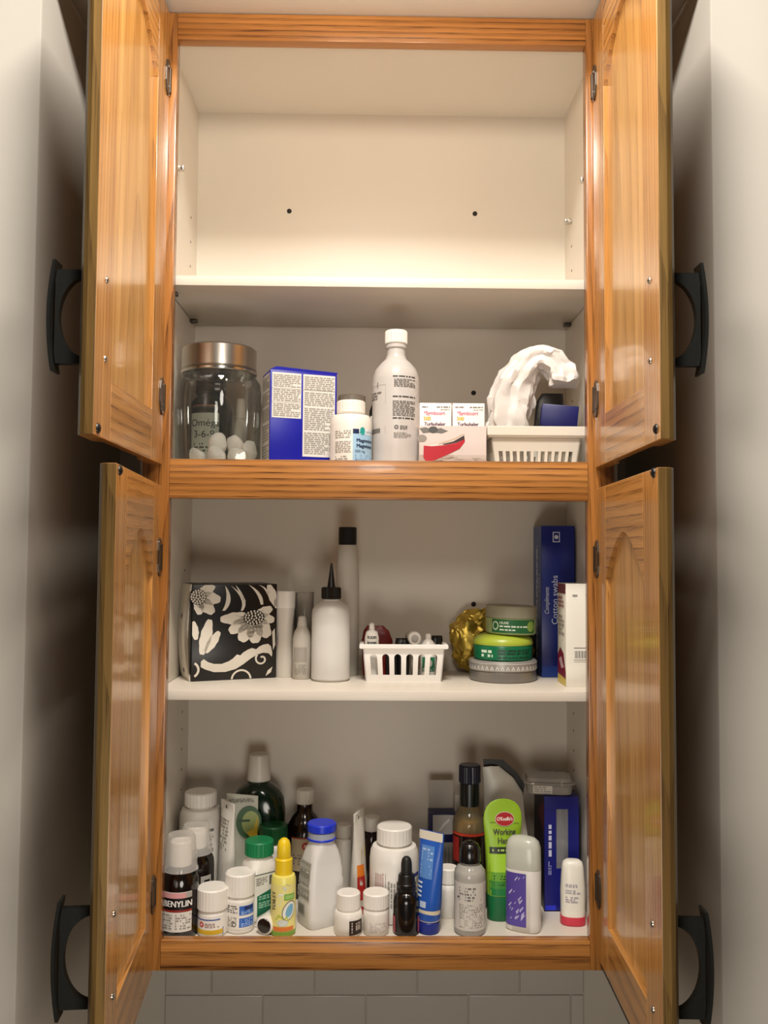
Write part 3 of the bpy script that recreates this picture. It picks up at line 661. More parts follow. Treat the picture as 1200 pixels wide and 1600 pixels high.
# lotion, tumbler, small bottles
t = thing('lotion_bottle', 'white waisted lotion bottle standing right of the floral box', 'bottle', (-.1615, .187, FB), -.5)
L = Loft([(0, .017, .0135, 2.4), (.002, .0182, .0145, 2.4), (.03, .0180, .0145, 2.4), (.065, .0150, .0125, 2.4), (.09, .0150, .0125, 2.4), (.119, .0182, .0145, 2.4)])
link('body', L.mesh('body', 36), WHITE2, t); link('cap', Loft([(.119, .0183, .0146, 2.4), (.121, .0186, .0149, 2.4), (.146, .0190, .0150, 2.4), (.148, .0175, .014, 2.4)]).mesh('cap', 36), CAPW, t)
p = Print(t, lambda u, z, e=0: (lambda r: Vector((r[3]-(r[0]+e)*math.sin(.9-u/r[0]), -(r[1]+e)*math.cos(.9-u/r[0]), z)))(L.at(z))); p.rect(0, .010, .02, .075, C('b9a9a4'), .0003, 'label'); p.rect(.001, .009, .048, .060, RED, .0005); p.rect(.001, .009, .024, .034, C('3b3f86'), .0005); p.done()
t = thing('plastic_tumbler', 'clear plastic tumbler standing behind the small translucent bottles', 'tumbler', (-.131, .232, FB))
link('tumbler', Loft([(0, .014), (.002, .0155), (.14, .0175), (.144, .0178)]).mesh('tumbler', 40, open_top=True), glass('d8d3ca', .72), t)
t = thing('travel_bottle', 'small translucent bottle with snap cap left of the applicator bottle', 'bottle', (-.1290, .166, FB))
L = Loft([(0, .0145), (.002, .016), (.066, .016), (.078, .014), (.086, .0095), (.09, .008)])
link('body', L.mesh('body', 36), frosted('e0dacf', .18, .15), t); cap(t, .088, .106, .0085, frosted('e4ded4', .1, .15), r1=.0065, rib=0)
p = Print(t, L.S); p.rect(-.014, .010, .030, .054, C('a39d94'), .0004); p.fine(-.012, .008, .008, .026, 5, INKL, seed=4); p.done()
t = thing('applicator_bottle', 'round frosted applicator bottle with black cap and long pointed nozzle', 'bottle', (-.0790, .150, FB))
L = Loft([(0, .029), (.004, .0328), (.110, .0328), (.119, .0315), (.126, .027), (.131, .0185), (.134, .0145), (.138, .0145)])
link('body', L.mesh('body', 48), frosted('eceae5', .16, .15), t); link('liquid', Loft([(.002, .028), (.005, .0316), (.093, .0316), (.094, .030)]).mesh('liquid', 40), frosted('e6e6e3', .08, .15), t)
c = cap(t, .136, .1565, .0168, BLACK, rib=.05); link('nozzle', Loft([(.156, .0072), (.158, .0066), (.196, .0017), (.1975, .0010)]).mesh('nozzle', 24), BLACK, t, 'long black pointed nozzle')
t = thing('tall_bottle', 'tall slim milky bottle with black square cap behind the applicator bottle', 'bottle', (-.0535, .214, FB))
L = Loft([(0, .0195), (.003, .0208), (.11, .0208), (.17, .0205), (.205, .0180), (.229, .0165)])
link('body', L.mesh('body', 40), frosted('ded8ce', .22, .15), t); link('cap', cylr(.229, .2605, .0162, .0012, n=3.2).mesh('cap', 40), BLACK, t)
link('liquid', Loft([(.001, .018), (.003, .0198), (.018, .0198), (.0185, .018)]).mesh('liquid', 36), C('3f8a88', .3), t, 'last of a teal liquid')

# basket with tubes
t = basket('white plastic basket with arched slots full of small tubes', .0440, .170, FB, .138, .084, .0625, .0055, .011, .046, 6, 4, C('eae7e2', .35), True, .008, .005)
t = thing('icon_tube', 'small white tube marked icon poking out of the basket', 'tube', (-.0095, .153, FB+.003))
L = Loft([(0, .011, .004, 2.2), (.03, .0122, .0085, 2.2), (.068, .0122, .0105, 2.2), (.078, .010, .009, 2), (.081, .0052, .0052, 2), (.082, .0048, .0048, 2)])
link('body', L.mesh('body', 32), WHITE, t); cap(t, .081, .0935, .0048, r1=.004, rib=.04)
p = Print(t, L.S); p.text('icon', 0, .070, .0062, BLACK, .0006, bold=.0003); p.text('icon', 0, .0605, .0062, BLACK, .0006, bold=.0003); p.done()
t = thing('red_packet', 'dark red foil packet at the back of the basket behind the icon tube', 'packet', (.000, .186, FB+.003))
link('packet', Loft([(0, .025, .006, 3), (.06, .027, .007, 3), (.077, .022, .004, 3, -.002, 0), (.086, .014, .002, 3, -.004, 0)]).mesh('packet', 32), mat('7c1d1b', .35, bump=.4, bscale=80), t)
t = thing('round_capped_tube', 'white tube lying in the basket with its round cap towards the room', 'tube', (.0635, .150, FB+.0705), .1)
bm = bmesh.new(); Loft([(0, .0105), (.002, .0112), (.016, .0112), (.017, .0100), (.05, .010), (.052, .009)]).add(bm, 36, open_top=False); me = finish(bm, 'body'); o = link('body', me, WHITE2, t); o.rotation_euler = (-PI/2, 0, 0)
o = link('cap_ring', cylr(-.0012, .0004, .0060, .0004).mesh('cap_ring', 28), SILVER, t); o.rotation_euler = (-PI/2, 0, 0)
t = thing('nozzle_tube', 'white tube with a stepped nozzle at the right end of the basket', 'tube', (.0870, .160, FB+.003))
L = Loft([(0, .0125), (.002, .0135), (.045, .0135), (.056, .0125), (.062, .0085), (.065, .0055), (.074, .0045), (.075, .003)])
link('body', L.mesh('body', 32), WHITE, t); p = Print(t, L.S); p.rect(-.012, .012, .012, .036, C('2f7f5c'), .0004, 'label'); p.ell(0, .026, .006, .007, WHITE, .0006); p.fine(-.010, .010, .013, .018, 2, WHITE, seed=2); p.done('green label')
for x, y, w, h, lab in ((.0240, .156, .010, .054, 'black tube in the basket seen through its middle slots'), (.0430, .172, .012, .066, 'black pouch standing in the basket between two white tubes'), (.1030, .178, .010, .070, 'black packet at the right back corner of the basket')):
    t = thing('black_tube', lab, 'tube', (x, y, FB+.003)); link('body', Loft([(0, w, .006, 2.6), (.002, w, .008, 2.6), (h-.006, w, .007, 2.6), (h, w*.9, .002, 2.6)]).mesh('body', 28), BLACK, t)

# gold bag, tins
GOLD = mat('c9ac4c', .33, .8, var=.15, vscale=30)
t = thing('gold_foil_bag', 'crumpled gold foil bag slumped behind the stack of tins', 'bag', (.208, .252, FB))
bm = bmesh.new(); bmesh.ops.create_icosphere(bm, subdivisions=5, radius=1)
for v in bm.verts:
    q = Vector((math.copysign(abs(v.co.x)**.7, v.co.x)*.074, math.copysign(abs(v.co.y)**.7, v.co.y)*.016, (math.copysign(abs(v.co.z)**.75, v.co.z)+1)*.057))
    q = noisy(q, .008, 28, 2.2); q = noisy(q, .006, 75, 7.7); q = noisy(q, .003, 160, 1.7); v.co = Vector((q.x, min(.024, q.y), max(.0003, q.z)))
link('foil', finish(bm, 'foil', True, 24), GOLD, t)
def tin(label, z, r, name='tin', cat='tin', rz=0, x=.2155, y=.1675, tilt=0):
    t = thing(name, label, cat, (x, y, FB+z), rz); t.rotation_euler.y = tilt; return t
t = tin('flat grey metal tin with triangle pattern at the bottom of the stack', 0, .058)
link('body', cylr(0, .019, .0565, .002).mesh('body', 64), mat('8d8a86', .35, .6), t)
Ls = cylr(.018, .0355, .0580, .0025); lid = link('lid', Ls.mesh('lid', 64), mat('a9a7a3', .35, .5), t)
p = Print(lid, cylr(.018, .0355, .0580, .0025).S)
for i in range(-9, 10):
    u = i*.0088; p.poly([(u-.0035, .0215), (u+.0035, .0215), (u, .0285)], C('d9d7d2'), .0004); p.poly([(u-.0015, .0225), (u+.0015, .0225), (u, .0255)], C('8f8d8a'), .0006)
p.rect(-.085, .085, .0315, .0323, C('d9d7d2'), .0004); p.rect(-.085, .085, .0200, .0206, C('d9d7d2'), .0004); p.done()
t = tin('green cosmetic jar with lime domed lid in the middle of the stack', .0357, .05, 'cosmetic_jar', 'jar')
GR = C('0b6a45', .3); Lb = Loft([(0, .047), (.002, .0495), (.024, .0505), (.026, .0490)])
link('body', Lb.mesh('body', 60), GR, t); link('lid', Loft([(.0255, .0505), (.028, .0515), (.034, .0500), (.040, .043), (.0425, .034), (.043, .030)]).mesh('lid', 60), C('a3b33a', .35), t, 'lime green domed lid')
p = Print(t, Lb.S); p.fine(-.046, -.026, .013, .0185, 1, C('cfe3cc'), seed=31, fill=.8); p.fine(-.046, -.024, .006, .0115, 1, C('cfe3cc'), seed=32, fill=.8); p.fine(-.016, .046, .010, .020, 2, C('063a26'), seed=5, fill=.7); p.fine(-.016, .046, .004, .008, 1, C('063a26'), seed=8); p.done()
t = tin('jar with clear lid and dark green olive label on top of the stack', .0790, .043, 'cosmetic_jar', 'jar', 0, .2290, .166, math.radians(1.5))
Lb = Loft([(0, .041), (.002, .0430), (.0265, .0435)]); link('body', Lb.mesh('body', 56), C('93a069', .3), t)
link('lid', cylr(.0265, .0475, .0440, .0015).mesh('lid', 56), frosted('bdb9a2', .25), t, 'cloudy clear lid')
p = Print(t, Lb.S); p.rect(-.042, .040, .003, .0255, C('1c5a34'), .0003, 'label'); p.ell(-.034, .0145, .0060, .0075, C('b8c9a8'), .0006, hole=.7); p.text('OLIVE', -.0185, .0195, .0042, C('d5dfc8'), .0006, bold=.0002); p.fine(-.026, .022, .0120, .0158, 1, C('d5dfc8'), seed=4); p.fine(-.026, .012, .0065, .0098, 1, C('d5dfc8'), seed=9); p.ell(.030, .0145, .008, .009, C('7d9a45'), .0006); p.done('dark green label')

# tall blue box, white carton
t = thing('tall_blue_box', 'tall dark blue box standing on end at the right cabinet wall', 'box', (.2875, .192, FB), 0)
Wd, Dd, H = .0585, .075, .265
bm = bmesh.new(); add_box(bm, 0, Wd, 0, Dd, 0, H, .001); link('carton', finish(bm, 'carton'), C('0b1f74', .35), t)
p = Print(t, front(0)); BW = C('c9cfe0')
p.rect(.020, .0325, .236, .254, BW, .0003, 'label'); p.rect(.0215, .031, .2375, .2525, C('0b1f74'), .0005); p.ell(.0262, .245, .0036, .0036, BW, .0007); p.text('Cotton swabs', .0235, .135, .0105, BW, .0006, PI/2); p.text('Cotons-tiges', .0410, .131, .0090, BW, .0006, PI/2); p.text('Compliments', .0095, .134, .0075, BW, .0006, PI/2, xs=.8, shear=.25)
p.rect(.0005, .058, .0005, .020, C('1c3a86'), .0004); p.done()
p = Print(t, leftside(0, Dd)); p.rect(.001, Dd-.001, .001, H-.001, C('2c4a86', .4), .0003, 'label'); p.text('Cotton swabs', .055, .14, .010, BW, .0006, PI/2, shear=.2); p.fine(.028, .042, .03, .23, 2, BW, seed=4, vert=True); p.done('lighter blue side')
t = thing('white_carton', 'white medicine carton with dark red stripe in front of the tall blue box', 'box', (.3055, .082, FB), 0)
Wd, Dd, H = .0445, .062, .1665
bm = bmesh.new(); add_box(bm, 0, Wd, 0, Dd, 0, H, .0008); link('carton', finish(bm, 'carton'), PAPER, t)
p = Print(t, front(0)); p.rect(.013, .034, .062, .0632, INKG); 
for k in range(12): p.rect(.014+k*.0016, .014+k*.0016+(.0009 if k % 3 else .0004), .046, .058, INK)
p.rect(.013, .034, .043, .0438, INKG); p.rect(.013, .034, .040, .0408, INKL); p.fine(.011, .022, .145, .150, 1, INKL, seed=4); p.done()
p = Print(t, leftside(0, Dd)); p.rect(.001, Dd-.0005, .150, .166, C('6e1626'), .0003); p.rect(.001, Dd-.0005, .001, .014, C('d9c04a'), .0003); p.poly([(.001, .046), (.02, .060), (.045, .052), (Dd-.001, .022), (Dd-.001, .012), (.001, .016)], C('7d1a33'), .0004); p.poly([(.012, .040), (.030, .046), (.05, .030), (.03, .026)], C('c9a9ae'), .0006); p.fine(.006, .05, .126, .146, 3, C('a56a72'), seed=2); p.fine(.010, .05, .08, .115, 5, INKL, seed=3); p.done()

# ================================================================= bottom of the cabinet
def dosing_bottle(label, x, y, r, rz, hs, hc0, hc1):
    t = thing('cough_syrup_bottle', label, 'bottle', (x, y, FC), rz)
    L = Loft([(0, r*.95), (.002, r), (hs, r), (hs+.012, r*.97), (hs+.024, r*.80), (hs+.031, r*.58), (hc0+.012, r*.55)])
    link('body', L.mesh('body', 44), mat('140a07', .12, coat=.4), t)
    link('cap', cylr(hc0+.006, hc1-.010, .0172, .002).mesh('cap', 48, .03), CAPW, t)
    link('dosing_cup', Loft([(hc0, .0262), (hc0+.001, .0270), (hc0+.003, .0262), (hc1-.004, .0218), (hc1, .0195)]).mesh('dosing_cup', 48), frosted('f2efea', .60, .15, .12), t, 'cloudy dosing cup upside down over the cap')
    return t, L
t, L = dosing_bottle('dark cough syrup bottle with dosing cup at the front left corner', -.307, .060, .0288, .1, .080, .103, .160)
p = Print(t, L.S); p.rect(-.034, .022, .0125, .0755, C('dcd8d0', .5), .0003, 'label'); p.rect(-.034, .012, .066, .0745, C('d99a9c'), .0005); p.rect(.012, .022, .066, .0745, C('a9a49c'), .0005); p.rect(-.034, .022, .0475, .066, C('0d0a0a'), .0005); p.rect(-.034, .022, .044, .0475, C('8d2a22'), .0005)
p.text('BENYLIN', -.0005, .0568, .0095, C('efece6'), .0009, bold=.0004, xs=.84); p.fine(-.030, -.008, .016, .041, 6, INKL, seed=2); p.fine(-.004, .020, .016, .041, 6, INKL, seed=3); p.done('white label with black name band')
t, L = dosing_bottle('dark syrup bottle with cloudy cup behind the front left cough syrup', -.297, .130, .0300, 0, .085, .108, .157)
p = Print(t, L.S); p.rect(.014, .034, .045, .075, C('c9c5bd', .5), .0003, 'label'); p.rect(.020, .031, .050, .068, BLACK, .0005); p.done()

t, L = pill('short white pill bottle with yellow edged label beside the front cough syrup', -.2560, .061, FC, 0, .0232, .0835, .038, .0248, shoulder=.006, neck=.86)
p = Print(t, L.S); p.rect(-.030, .030, .004, .0385, C('e6e2da', .5), .0003, 'label'); p.rect(-.030, .016, .0315, .0335, C('3452a4'), .0005); p.rect(-.030, .022, .0065, .0145, C('dcb52c'), .0005); p.poly([(.004, .004), (.022, .018), (.022, .004)], C('3a5ca8'), .0007); p.ell(-.014, .0235, .0042, .0048, C('c0312c'), .0006); p.ell(-.014, .0235, .0022, .0026, C('e6b7b0'), .0008); p.fine(-.008, .014, .018, .027, 3, C('9a7c78'), seed=3); p.done()
t, L = pill('white pill bottle with blue label blocks behind the short yellow labelled one', -.2155, .075, FC, .1, .0228, .1015, .040, .0238, shoulder=.006, neck=.86)
p = Print(t, L.S); p.rect(-.028, .032, .008, .054, C('e6e2da', .5), .0003, 'label'); p.rect(.000, .026, .033, .049, C('2f62b8'), .0005); p.rect(.000, .026, .012, .028, C('2f62b8'), .0005); p.rect(.008, .024, .042, .0475, C('1b2a5c'), .0007); p.fine(.003, .024, .034, .041, 3, C('9dbbe4'), seed=1); p.fine(.003, .024, .013, .026, 4, C('9dbbe4'), seed=2); p.fine(-.020, -.003, .036, .050, 4, INKG, seed=3); p.fine(-.020, -.004, .012, .030, 6, INKL, seed=4); p.text('D', -.008, .017, .008, INK, .0006); p.done()
t = thing('tipped_jar', 'tiny white jar lying on its side with black end between pill bottle and spray', 'jar', (-.1740, .050, FC+.0142), -.35)
bm = bmesh.new(); Loft([(0, .0125), (.001, .0140), (.035, .0140), (.037, .0125)]).add(bm, 40); o = link('body', finish(bm, 'body'), WHITE, t); o.rotation_euler = (-PI/2, 0, 0)
o = link('end_disc', cylr(-.0015, .001, .0112, .0006).mesh('end_disc', 36), mat('17100d', .15, coat=.5), t, 'glossy black end'); o.rotation_euler = (-PI/2, 0, 0)

t, L = pill('large white pill bottle with wide cap at the back left of the bottom', -.3015, .190, FC, 0, .0360, .2000, .026, .0275, shoulder=.020)
p = Print(t, L.S); p.fine(-.012, .030, .134, .140, 1, INKG, seed=4, fill=.8); p.fine(-.016, .030, .118, .131, 3, INKL, seed=5); p.fine(-.016, .030, .09, .113, 6, INKL, seed=6); p.done()
def tube(label, x, y, rz, rc, hc, h, rw, m, cm, name='tube', cat='tube', tilt=0, ty=.0022, n=2.2):
    """squeeze tube standing on its cap, flattened to a crimp at the top"""
    t = thing(name, label, cat, (x, y, FC), rz); t.rotation_euler.y = tilt
    link('cap', cylr(0, hc, rc*.93, .0015).mesh('cap', 40), cm, t)
    hh = h-hc
    L = Loft([(hc, rc*.9, rc*.9, 2), (hc+.004, rc, rc, 2), (hc+hh*.25, rc+(rw-rc)*.25, rc*.9, n), (hc+hh*.6, rc+(rw-rc)*.65, rc*.58, n), (h-.014, rw, ty*1.8, n), (h-.012, rw, ty, 6), (h, rw, ty, 6)])
    link('body', L.mesh('body', 40), m, t); return t, L
t, L = tube('tall white squeeze tube with hang hole and orange mark among the left bottles', -.2470, .140, -.95, .0165, .010, .1920, .0230, C('d9d5cc', .4), C('d0ccc2'))
p = Print(t, L.S); p.ell(0, .184, .0022, .0032, BLACK, .0006); p.fine(-.016, .014, .11, .165, 9, INKL, seed=4); p.poly([(-.014, .080), (.006, .088), (.008, .074), (-.012, .066)], C('cbb06a'), .0005); p.done()
p = Print(t, lambda u, z, e=0: (lambda r: Vector(((r[0]+e)*math.cos(u/r[1]), (r[1]+e)*math.sin(u/r[1]), z)))(L.at(z))); p.rect(-.005, .005, .066, .080, ORANGE, .0004); p.done()
t = thing('sample_sachet', 'flat white sachet with green and yellow lemon picture before the mouthwash', 'sachet', (-.2290, .178, FC), .12)
bm = bmesh.new(); add_prism(bm, [(-.027, 0), (.027, 0), (.027, .178), (-.026, .184)], lambda q: (q[0], -.003*max(0, math.sin(PI*q[1]/.184)), q[1]), lambda q: (q[0], .003*max(0, math.sin(PI*q[1]/.184))+.0012, q[1])); link('sachet', finish(bm, 'sachet'), C('c9cabb', .45), t)
p = Print(t, front(-.0025)); p.ell(.012, .135, .0215, .027, C('2c5a2a'), .0006); p.ell(.015, .134, .0150, .0200, C('9cab63'), .0009); p.poly([(.008, .118), (.020, .124), (.0265, .146), (.0265, .112), (.016, .108)], C('d9b72e'), .0011); p.fine(-.022, .020, .168, .175, 2, INKL, seed=4); p.fine(-.006, .018, .135, .141, 1, C('1d3d1c'), .0012, seed=7); p.done()
t = thing('mouthwash_bottle', 'large dark green mouthwash bottle with tall white cap at the back', 'bottle', (-.2070, .228, FC))
L = Loft([(0, .044, .032, 3), (.003, .0468, .034, 3), (.150, .0468, .034, 3), (.172, .0445, .033, 2.8), (.188, .036, .029, 2.3), (.196, .026, .024, 2), (.2, .0195, .0195, 2), (.206, .0185, .0185, 2)])
link('body', L.mesh('body', 56), DKGREEN, t); cap(t, .203, .2520, .0208, C('d3cec4'), r1=.0176, rib=.012)
p = Print(t, L.S); p.rect(.010, .043, .06, .128, C('122a1a'), .0004); p.fine(.014, .038, .10, .122, 3, C('4a5a4a'), seed=5); p.done()
t, L = pill('white bottle with dark green lid behind the square green capped one', -.1750, .178, FC, 0, .0250, .1400, .030, .0245, cm=C('0b4a24', .35), shoulder=.008)
t = thing('vitamin_bottle', 'square white bottle with bright green cap and green label', 'bottle', (-.1900, .108, FC), math.radians(38))
q = 5.0; L = Loft([(0, .0230, .0230, q), (.002, .0245, .0245, q), (.094, .0245, .0245, q), (.104, .0222, .0222, 4), (.113, .0200, .0200, 2.2), (.119, .0195, .0195, 2)])
link('body', L.mesh('body', 60), WHITE, t); cap(t, .1165, .1430, .0235, C('0f7a49', .35), rib=.03)
p = Print(t, front(-.0248)); p.rect(-.0235, .0235, .0900, .0915, C('1c3a2c'), .0004); p.rect(-.0235, .0235, .012, .090, C('dfded6', .5), .0003, 'label'); p.poly([(-.018, .018), (-.018, .054), (.021, .066), (.021, .030)], C('18694a'), .0005); p.fine(-.015, .018, .046, .054, 2, C('8fbda4'), seed=2); p.fine(-.015, .014, .032, .043, 3, C('8fbda4'), seed=3); p.rect(.004, .016, .070, .086, C('555b55'), .0006); p.fine(-.020, .000, .072, .086, 4, INKL, seed=9); p.done()
p = Print(t, plane((-.0248, 0, 0), (0, -1, 0), (0, 0, 1), (-1, 0, 0))); p.rect(-.0235, .0235, .012, .090, C('dfded6', .5), .0003, 'label'); p.rect(-.0235, .0235, .0900, .0915, C('1c3a2c'), .0004); p.fine(-.020, .020, .05, .085, 7, INKL, seed=12); p.done()

# yellow spray
t = thing('spray_bottle', 'slim yellow toilet spray bottle with bright yellow cap and cartoon label', 'bottle', (-.1455, .060, FC), .05)
L = Loft([(0, .0180), (.002, .0193), (.090, .0193), (.096, .0175), (.098, .013)])
link('body', L.mesh('body', 44), C('e6dc72', .3), t); link('collar', cylr(.0965, .1235, .0138, .002).mesh('collar', 40, .02), YEL, t)
link('nozzle', Loft([(.1230, .0108), (.1240, .0112), (.144, .0104), (.151, .0085), (.155, .0045), (.156, .002)]).mesh('nozzle', 36), YEL, t, 'rounded yellow spray top')
p = Print(t, L.S); p.rect(-.028, .028, .002, .085, C('e9e08c', .4), .0003, 'label'); p.rect(-.028, .028, .002, .009, C('7fa83a'), .0005); p.rect(-.016, .018, .010, .017, C('d97a35'), .0006)
p.rect(.002, .020, .060, .070, C('7bb24a'), .0006); p.rect(.004, .018, .062, .068, C('9cc86e'), .0008); p.text('TOILET', -.0145, .058, .0066, INK, .0009, PI/2, bold=.0003)
p.poly([(-.012, .050), (-.006, .070), (.002, .083), (.006, .078), (.000, .068), (-.004, .052)], C('dfe4dd'), .0006); p.poly([(-.002, .080), (.004, .076), (.012, .083), (.006, .086)], C('b9beb8'), .0007)
p.ell(.010, .043, .0105, .0165, INKG, .0006, rot=-.35); p.ell(.010, .043, .0092, .0150, C('eceadf'), .0008, rot=-.35); p.ell(.0105, .043, .0055, .0110, C('7ab4d2'), .0010, rot=-.35); p.poly([(-.012, .028), (-.006, .038), (.002, .030), (.006, .036), (.010, .026), (.002, .020), (-.006, .020)], C('c3cf52'), .0011); p.ell(.000, .0235, .0090, .0052, C('cfd6cf'), .0009); p.done()

# middle
t = thing('brown_bottle', 'brown medicine bottle with white cap at the back left of centre', 'bottle', (-.1250, .222, FC))
L = Loft([(0, .030), (.002, .0320), (.108, .0320), (.122, .0300), (.138, .0220), (.148, .0140), (.164, .0130)])
link('body', L.mesh('body', 44), mat('170a05', .15, coat=.3), t); cap(t, .161, .1865, .0160, C('cfc9bd'), rib=.04)
p = Print(t, L.S); p.rect(-.022, .026, .05, .1085, C('b9a88c', .5), .0003, 'label'); p.rect(-.022, .026, .1065, .1085, C('a8402c'), .0005); p.ell(.004, .094, .0062, .0065, C('a8242c'), .0006); p.ell(.004, .094, .003, .003, C('d7b3a6'), .0008); p.fine(-.018, .020, .06, .08, 4, INKG, seed=3); p.done()
t = thing('antacid_bottle', 'tapered translucent white bottle with royal blue cap in the middle front', 'bottle', (-.0885, .100, FC), math.radians(33))
q = 5.0; L = Loft([(0, .0310, .0240, q), (.003, .0325, .0252, q), (.040, .0335, .0260, q), (.046, .0326, .0250, q), (.058, .0333, .0258, q), (.064, .0318, .0244, q), (.077, .0322, .0249, q), (.083, .0305, .0236, q), (.096, .0304, .0238, q), (.102, .0288, .0224, q), (.110, .0282, .0222, q), (.126, .0245, .0210, 4), (.136, .0222, .0205, 2.4), (.143, .0205, .0205, 2), (.147, .0205, .0205, 2)])
link('body', L.mesh('body', 64, ang=50), frosted('eceae7', .05, .15), t)
c = cap(t, .160, .1745, .0238, C('1a35c9', .3), rib=0, label='royal blue cap'); link('tear_band', cylr(.147, .160, .0225, .001).mesh('tear_band', 48), frosted('c9cfe0', .15), c); link('cap_ring', cylr(.1455, .1495, .0236, .001).mesh('cap_ring', 48), C('1a35c9', .3), c)
S_ = lambda u, z, e=0: Vector((-L.at(z)[0]-e, -u, z)); GB = C('aeaba2', .5)
p = Print(t, S_); p.rect(-.017, .017, .072, .112, GB, .0004); p.rect(-.019, .019, .050, .068, GB, .0004); p.fine(-.015, .015, .074, .110, 9, INKL, seed=1); p.fine(-.017, .017, .052, .066, 4, INKL, seed=2); p.rect(-.016, .006, .018, .040, GB, .0004)
for k in range(9): p.rect(-.014+k*.002, -.014+k*.002+(.0011 if k % 2 else .0006), .022, .037, INK, .0006, step=.01)
p.done()
t, L = tube('white squeeze tube seen edge on with orange and red stripe, behind the small white bottles', -.0290, .140, 1.25, .0150, .012, .1735, .0235, C('d5d0c6', .4), C('b3231f'))
p = Print(t, lambda u, z, e=0: (lambda r: Vector(((r[0]+e)*math.sin(u/r[0]-.75), -(r[1]+e)*math.cos(u/r[0]-.75), z)))(L.at(z))); p.rect(-.009, .009, .066, .086, ORANGE, .0005, step=.002); p.rect(-.009, .009, .012, .066, C('b3231f'), .0005, step=.002); p.done()
p = Print(t, L.S); p.poly([(-.012, .085), (.006, .095), (.008, .118), (-.010, .110)], C('c9b684'), .0006); p.ell(-.010, .166, .0018, .003, BLACK, .0006); p.done()
t, L = pill('dark brown bottle with pale cap half hidden left of the big white bottle', -.0070, .205, FC, 0, .0200, .1520, .026, .0150, m=mat('1a0b07', .15, coat=.3), cm=C('cdc8be'), shoulder=.014)
t, L = pill('white bottle at the back just right of the blue capped one', -.0560, .205, FC, 0, .0150, .1330, .024, .0140, m=WHITE2, cm=C('c3bdb2'), shoulder=.008)
t, L = pill('big round white pill bottle with wide cap in the middle of the bottom', .0300, .125, FC, 0, .0405, .1590, .030, .0290, shoulder=.022)
p = Print(t, L.S); p.fine(-.036, -.018, .03, .088, 5, C('c3a19a'), seed=2, vert=True); p.rect(-.0155, -.0148, .020, .088, INKG, .0005); p.fine(-.012, .006, .030, .075, 4, INKL, seed=6, vert=True); p.rect(.018, .050, .078, .084, C('2a3f95'), .0005); p.fine(.020, .050, .052, .074, 5, INKL, seed=7); p.done()
t = thing('small_carton', 'plain pale carton standing behind the big white bottle to its right', 'box', (.0590, .195, FC))
bm = bmesh.new(); add_box(bm, 0, .026, 0, .03, 0, .108, .0008); link('carton', finish(bm, 'carton'), C('b9b3a8', .6), t)
t, L = pill('small white pill bottle with dark brown label panel in the front row', -.0435, .062, FC, 0, .0222, .0745, .030, .0186, shoulder=.008, neck=.9)
p = Print(t, L.S); p.rect(.002, .026, .004, .030, C('2a1d18'), .0004, 'label'); p.fine(.005, .008, .008, .027, 1, C('b9aea4'), seed=2, vert=True); p.fine(.012, .022, .012, .026, 3, C('b9aea4'), seed=5, vert=True); p.done('dark brown label panel')
t, L = pill('small plain white pill bottle beside the black dropper bottle', .0000, .062, FC, .1, .0202, .0750, .028, .0208, shoulder=.005, neck=.9)
p = Print(t, L.S); p.fine(-.012, .016, .006, .026, 5, C('c9c0bc'), seed=4); p.done()
t = thing('dropper_bottle', 'small black glass dropper bottle with rubber bulb', 'bottle', (.0475, .062, FC))
L = Loft([(0, .0185), (.002, .0205), (.052, .0205), (.060, .0190), (.066, .0140), (.069, .0110)])
link('body', L.mesh('body', 44), mat('0c0908', .18, coat=.3), t); link('cap', Loft([(.067, .0140), (.069, .0152), (.080, .0152), (.082, .0135), (.093, .0128), (.095, .0112)]).mesh('cap', 44), BLACK, t)
link('rubber_bulb', Loft([(.094, .0085), (.098, .0088), (.112, .0085), (.119, .0070), (.1225, .0040), (.1232, .0015)]).mesh('rubber_bulb', 32), mat('100e0d', .55), t)
p = Print(t, L.S); p.rect(-.036, -.0205, .004, .030, C('b35a62'), .0004); p.rect(.0205, .036, .004, .030, C('b35a62'), .0004); p.done()

# right
t, L = tube('blue toothpaste tube with white crimp leaning slightly, beside the dropper bottle', .0830, .066, -.55, .0185, .020, .1640, .0215, C('2257b4', .3), C('142a86', .35), 'toothpaste_tube', tilt=.035)
p = Print(t, L.S); p.rect(-.030, .030, .021, .040, C('d9cfb4'), .0005, 'label'); p.rect(-.021, .0205, .1505, .1645, C('dcd6c6'), .0005); p.rect(-.014, .008, .090, .142, C('5b8ccf'), .0005); p.fine(-.012, .006, .118, .138, 4, C('a9c4e8'), seed=3); p.fine(-.012, .006, .095, .113, 3, C('a9c4e8'), seed=5)
for k in range(4): p.rect(-.020, -.006, .060+k*.007, .063+k*.007, C('dfe6f2'), .0006)
p.rect(-.008, .002, .044, .054, C('b9c9e0'), .0006); p.done('cream band')
t, L = pill('small white pill bottle behind the blue toothpaste tube', .1190, .128, FC, 0, .0180, .0870, .028, .0170, shoulder=.006, neck=.92)
t = thing('open_box', 'navy box with open white flaps and a square white label at the back', 'box', (.0930, .205, FC))
Wd, Dd, H = .0460, .036, .150
bm = bmesh.new(); add_box(bm, 0, Wd, 0, Dd, 0, .105, .0008); link('carton', finish(bm, 'carton'), C('8d8780', .5), t)
bm = bmesh.new(); add_box(bm, -.0004, Wd+.0004, -.0004, Dd+.0004, .098, H, .0006); link('carton_top', finish(bm, 'carton_top'), C('0c1146', .4), t, 'navy upper part')
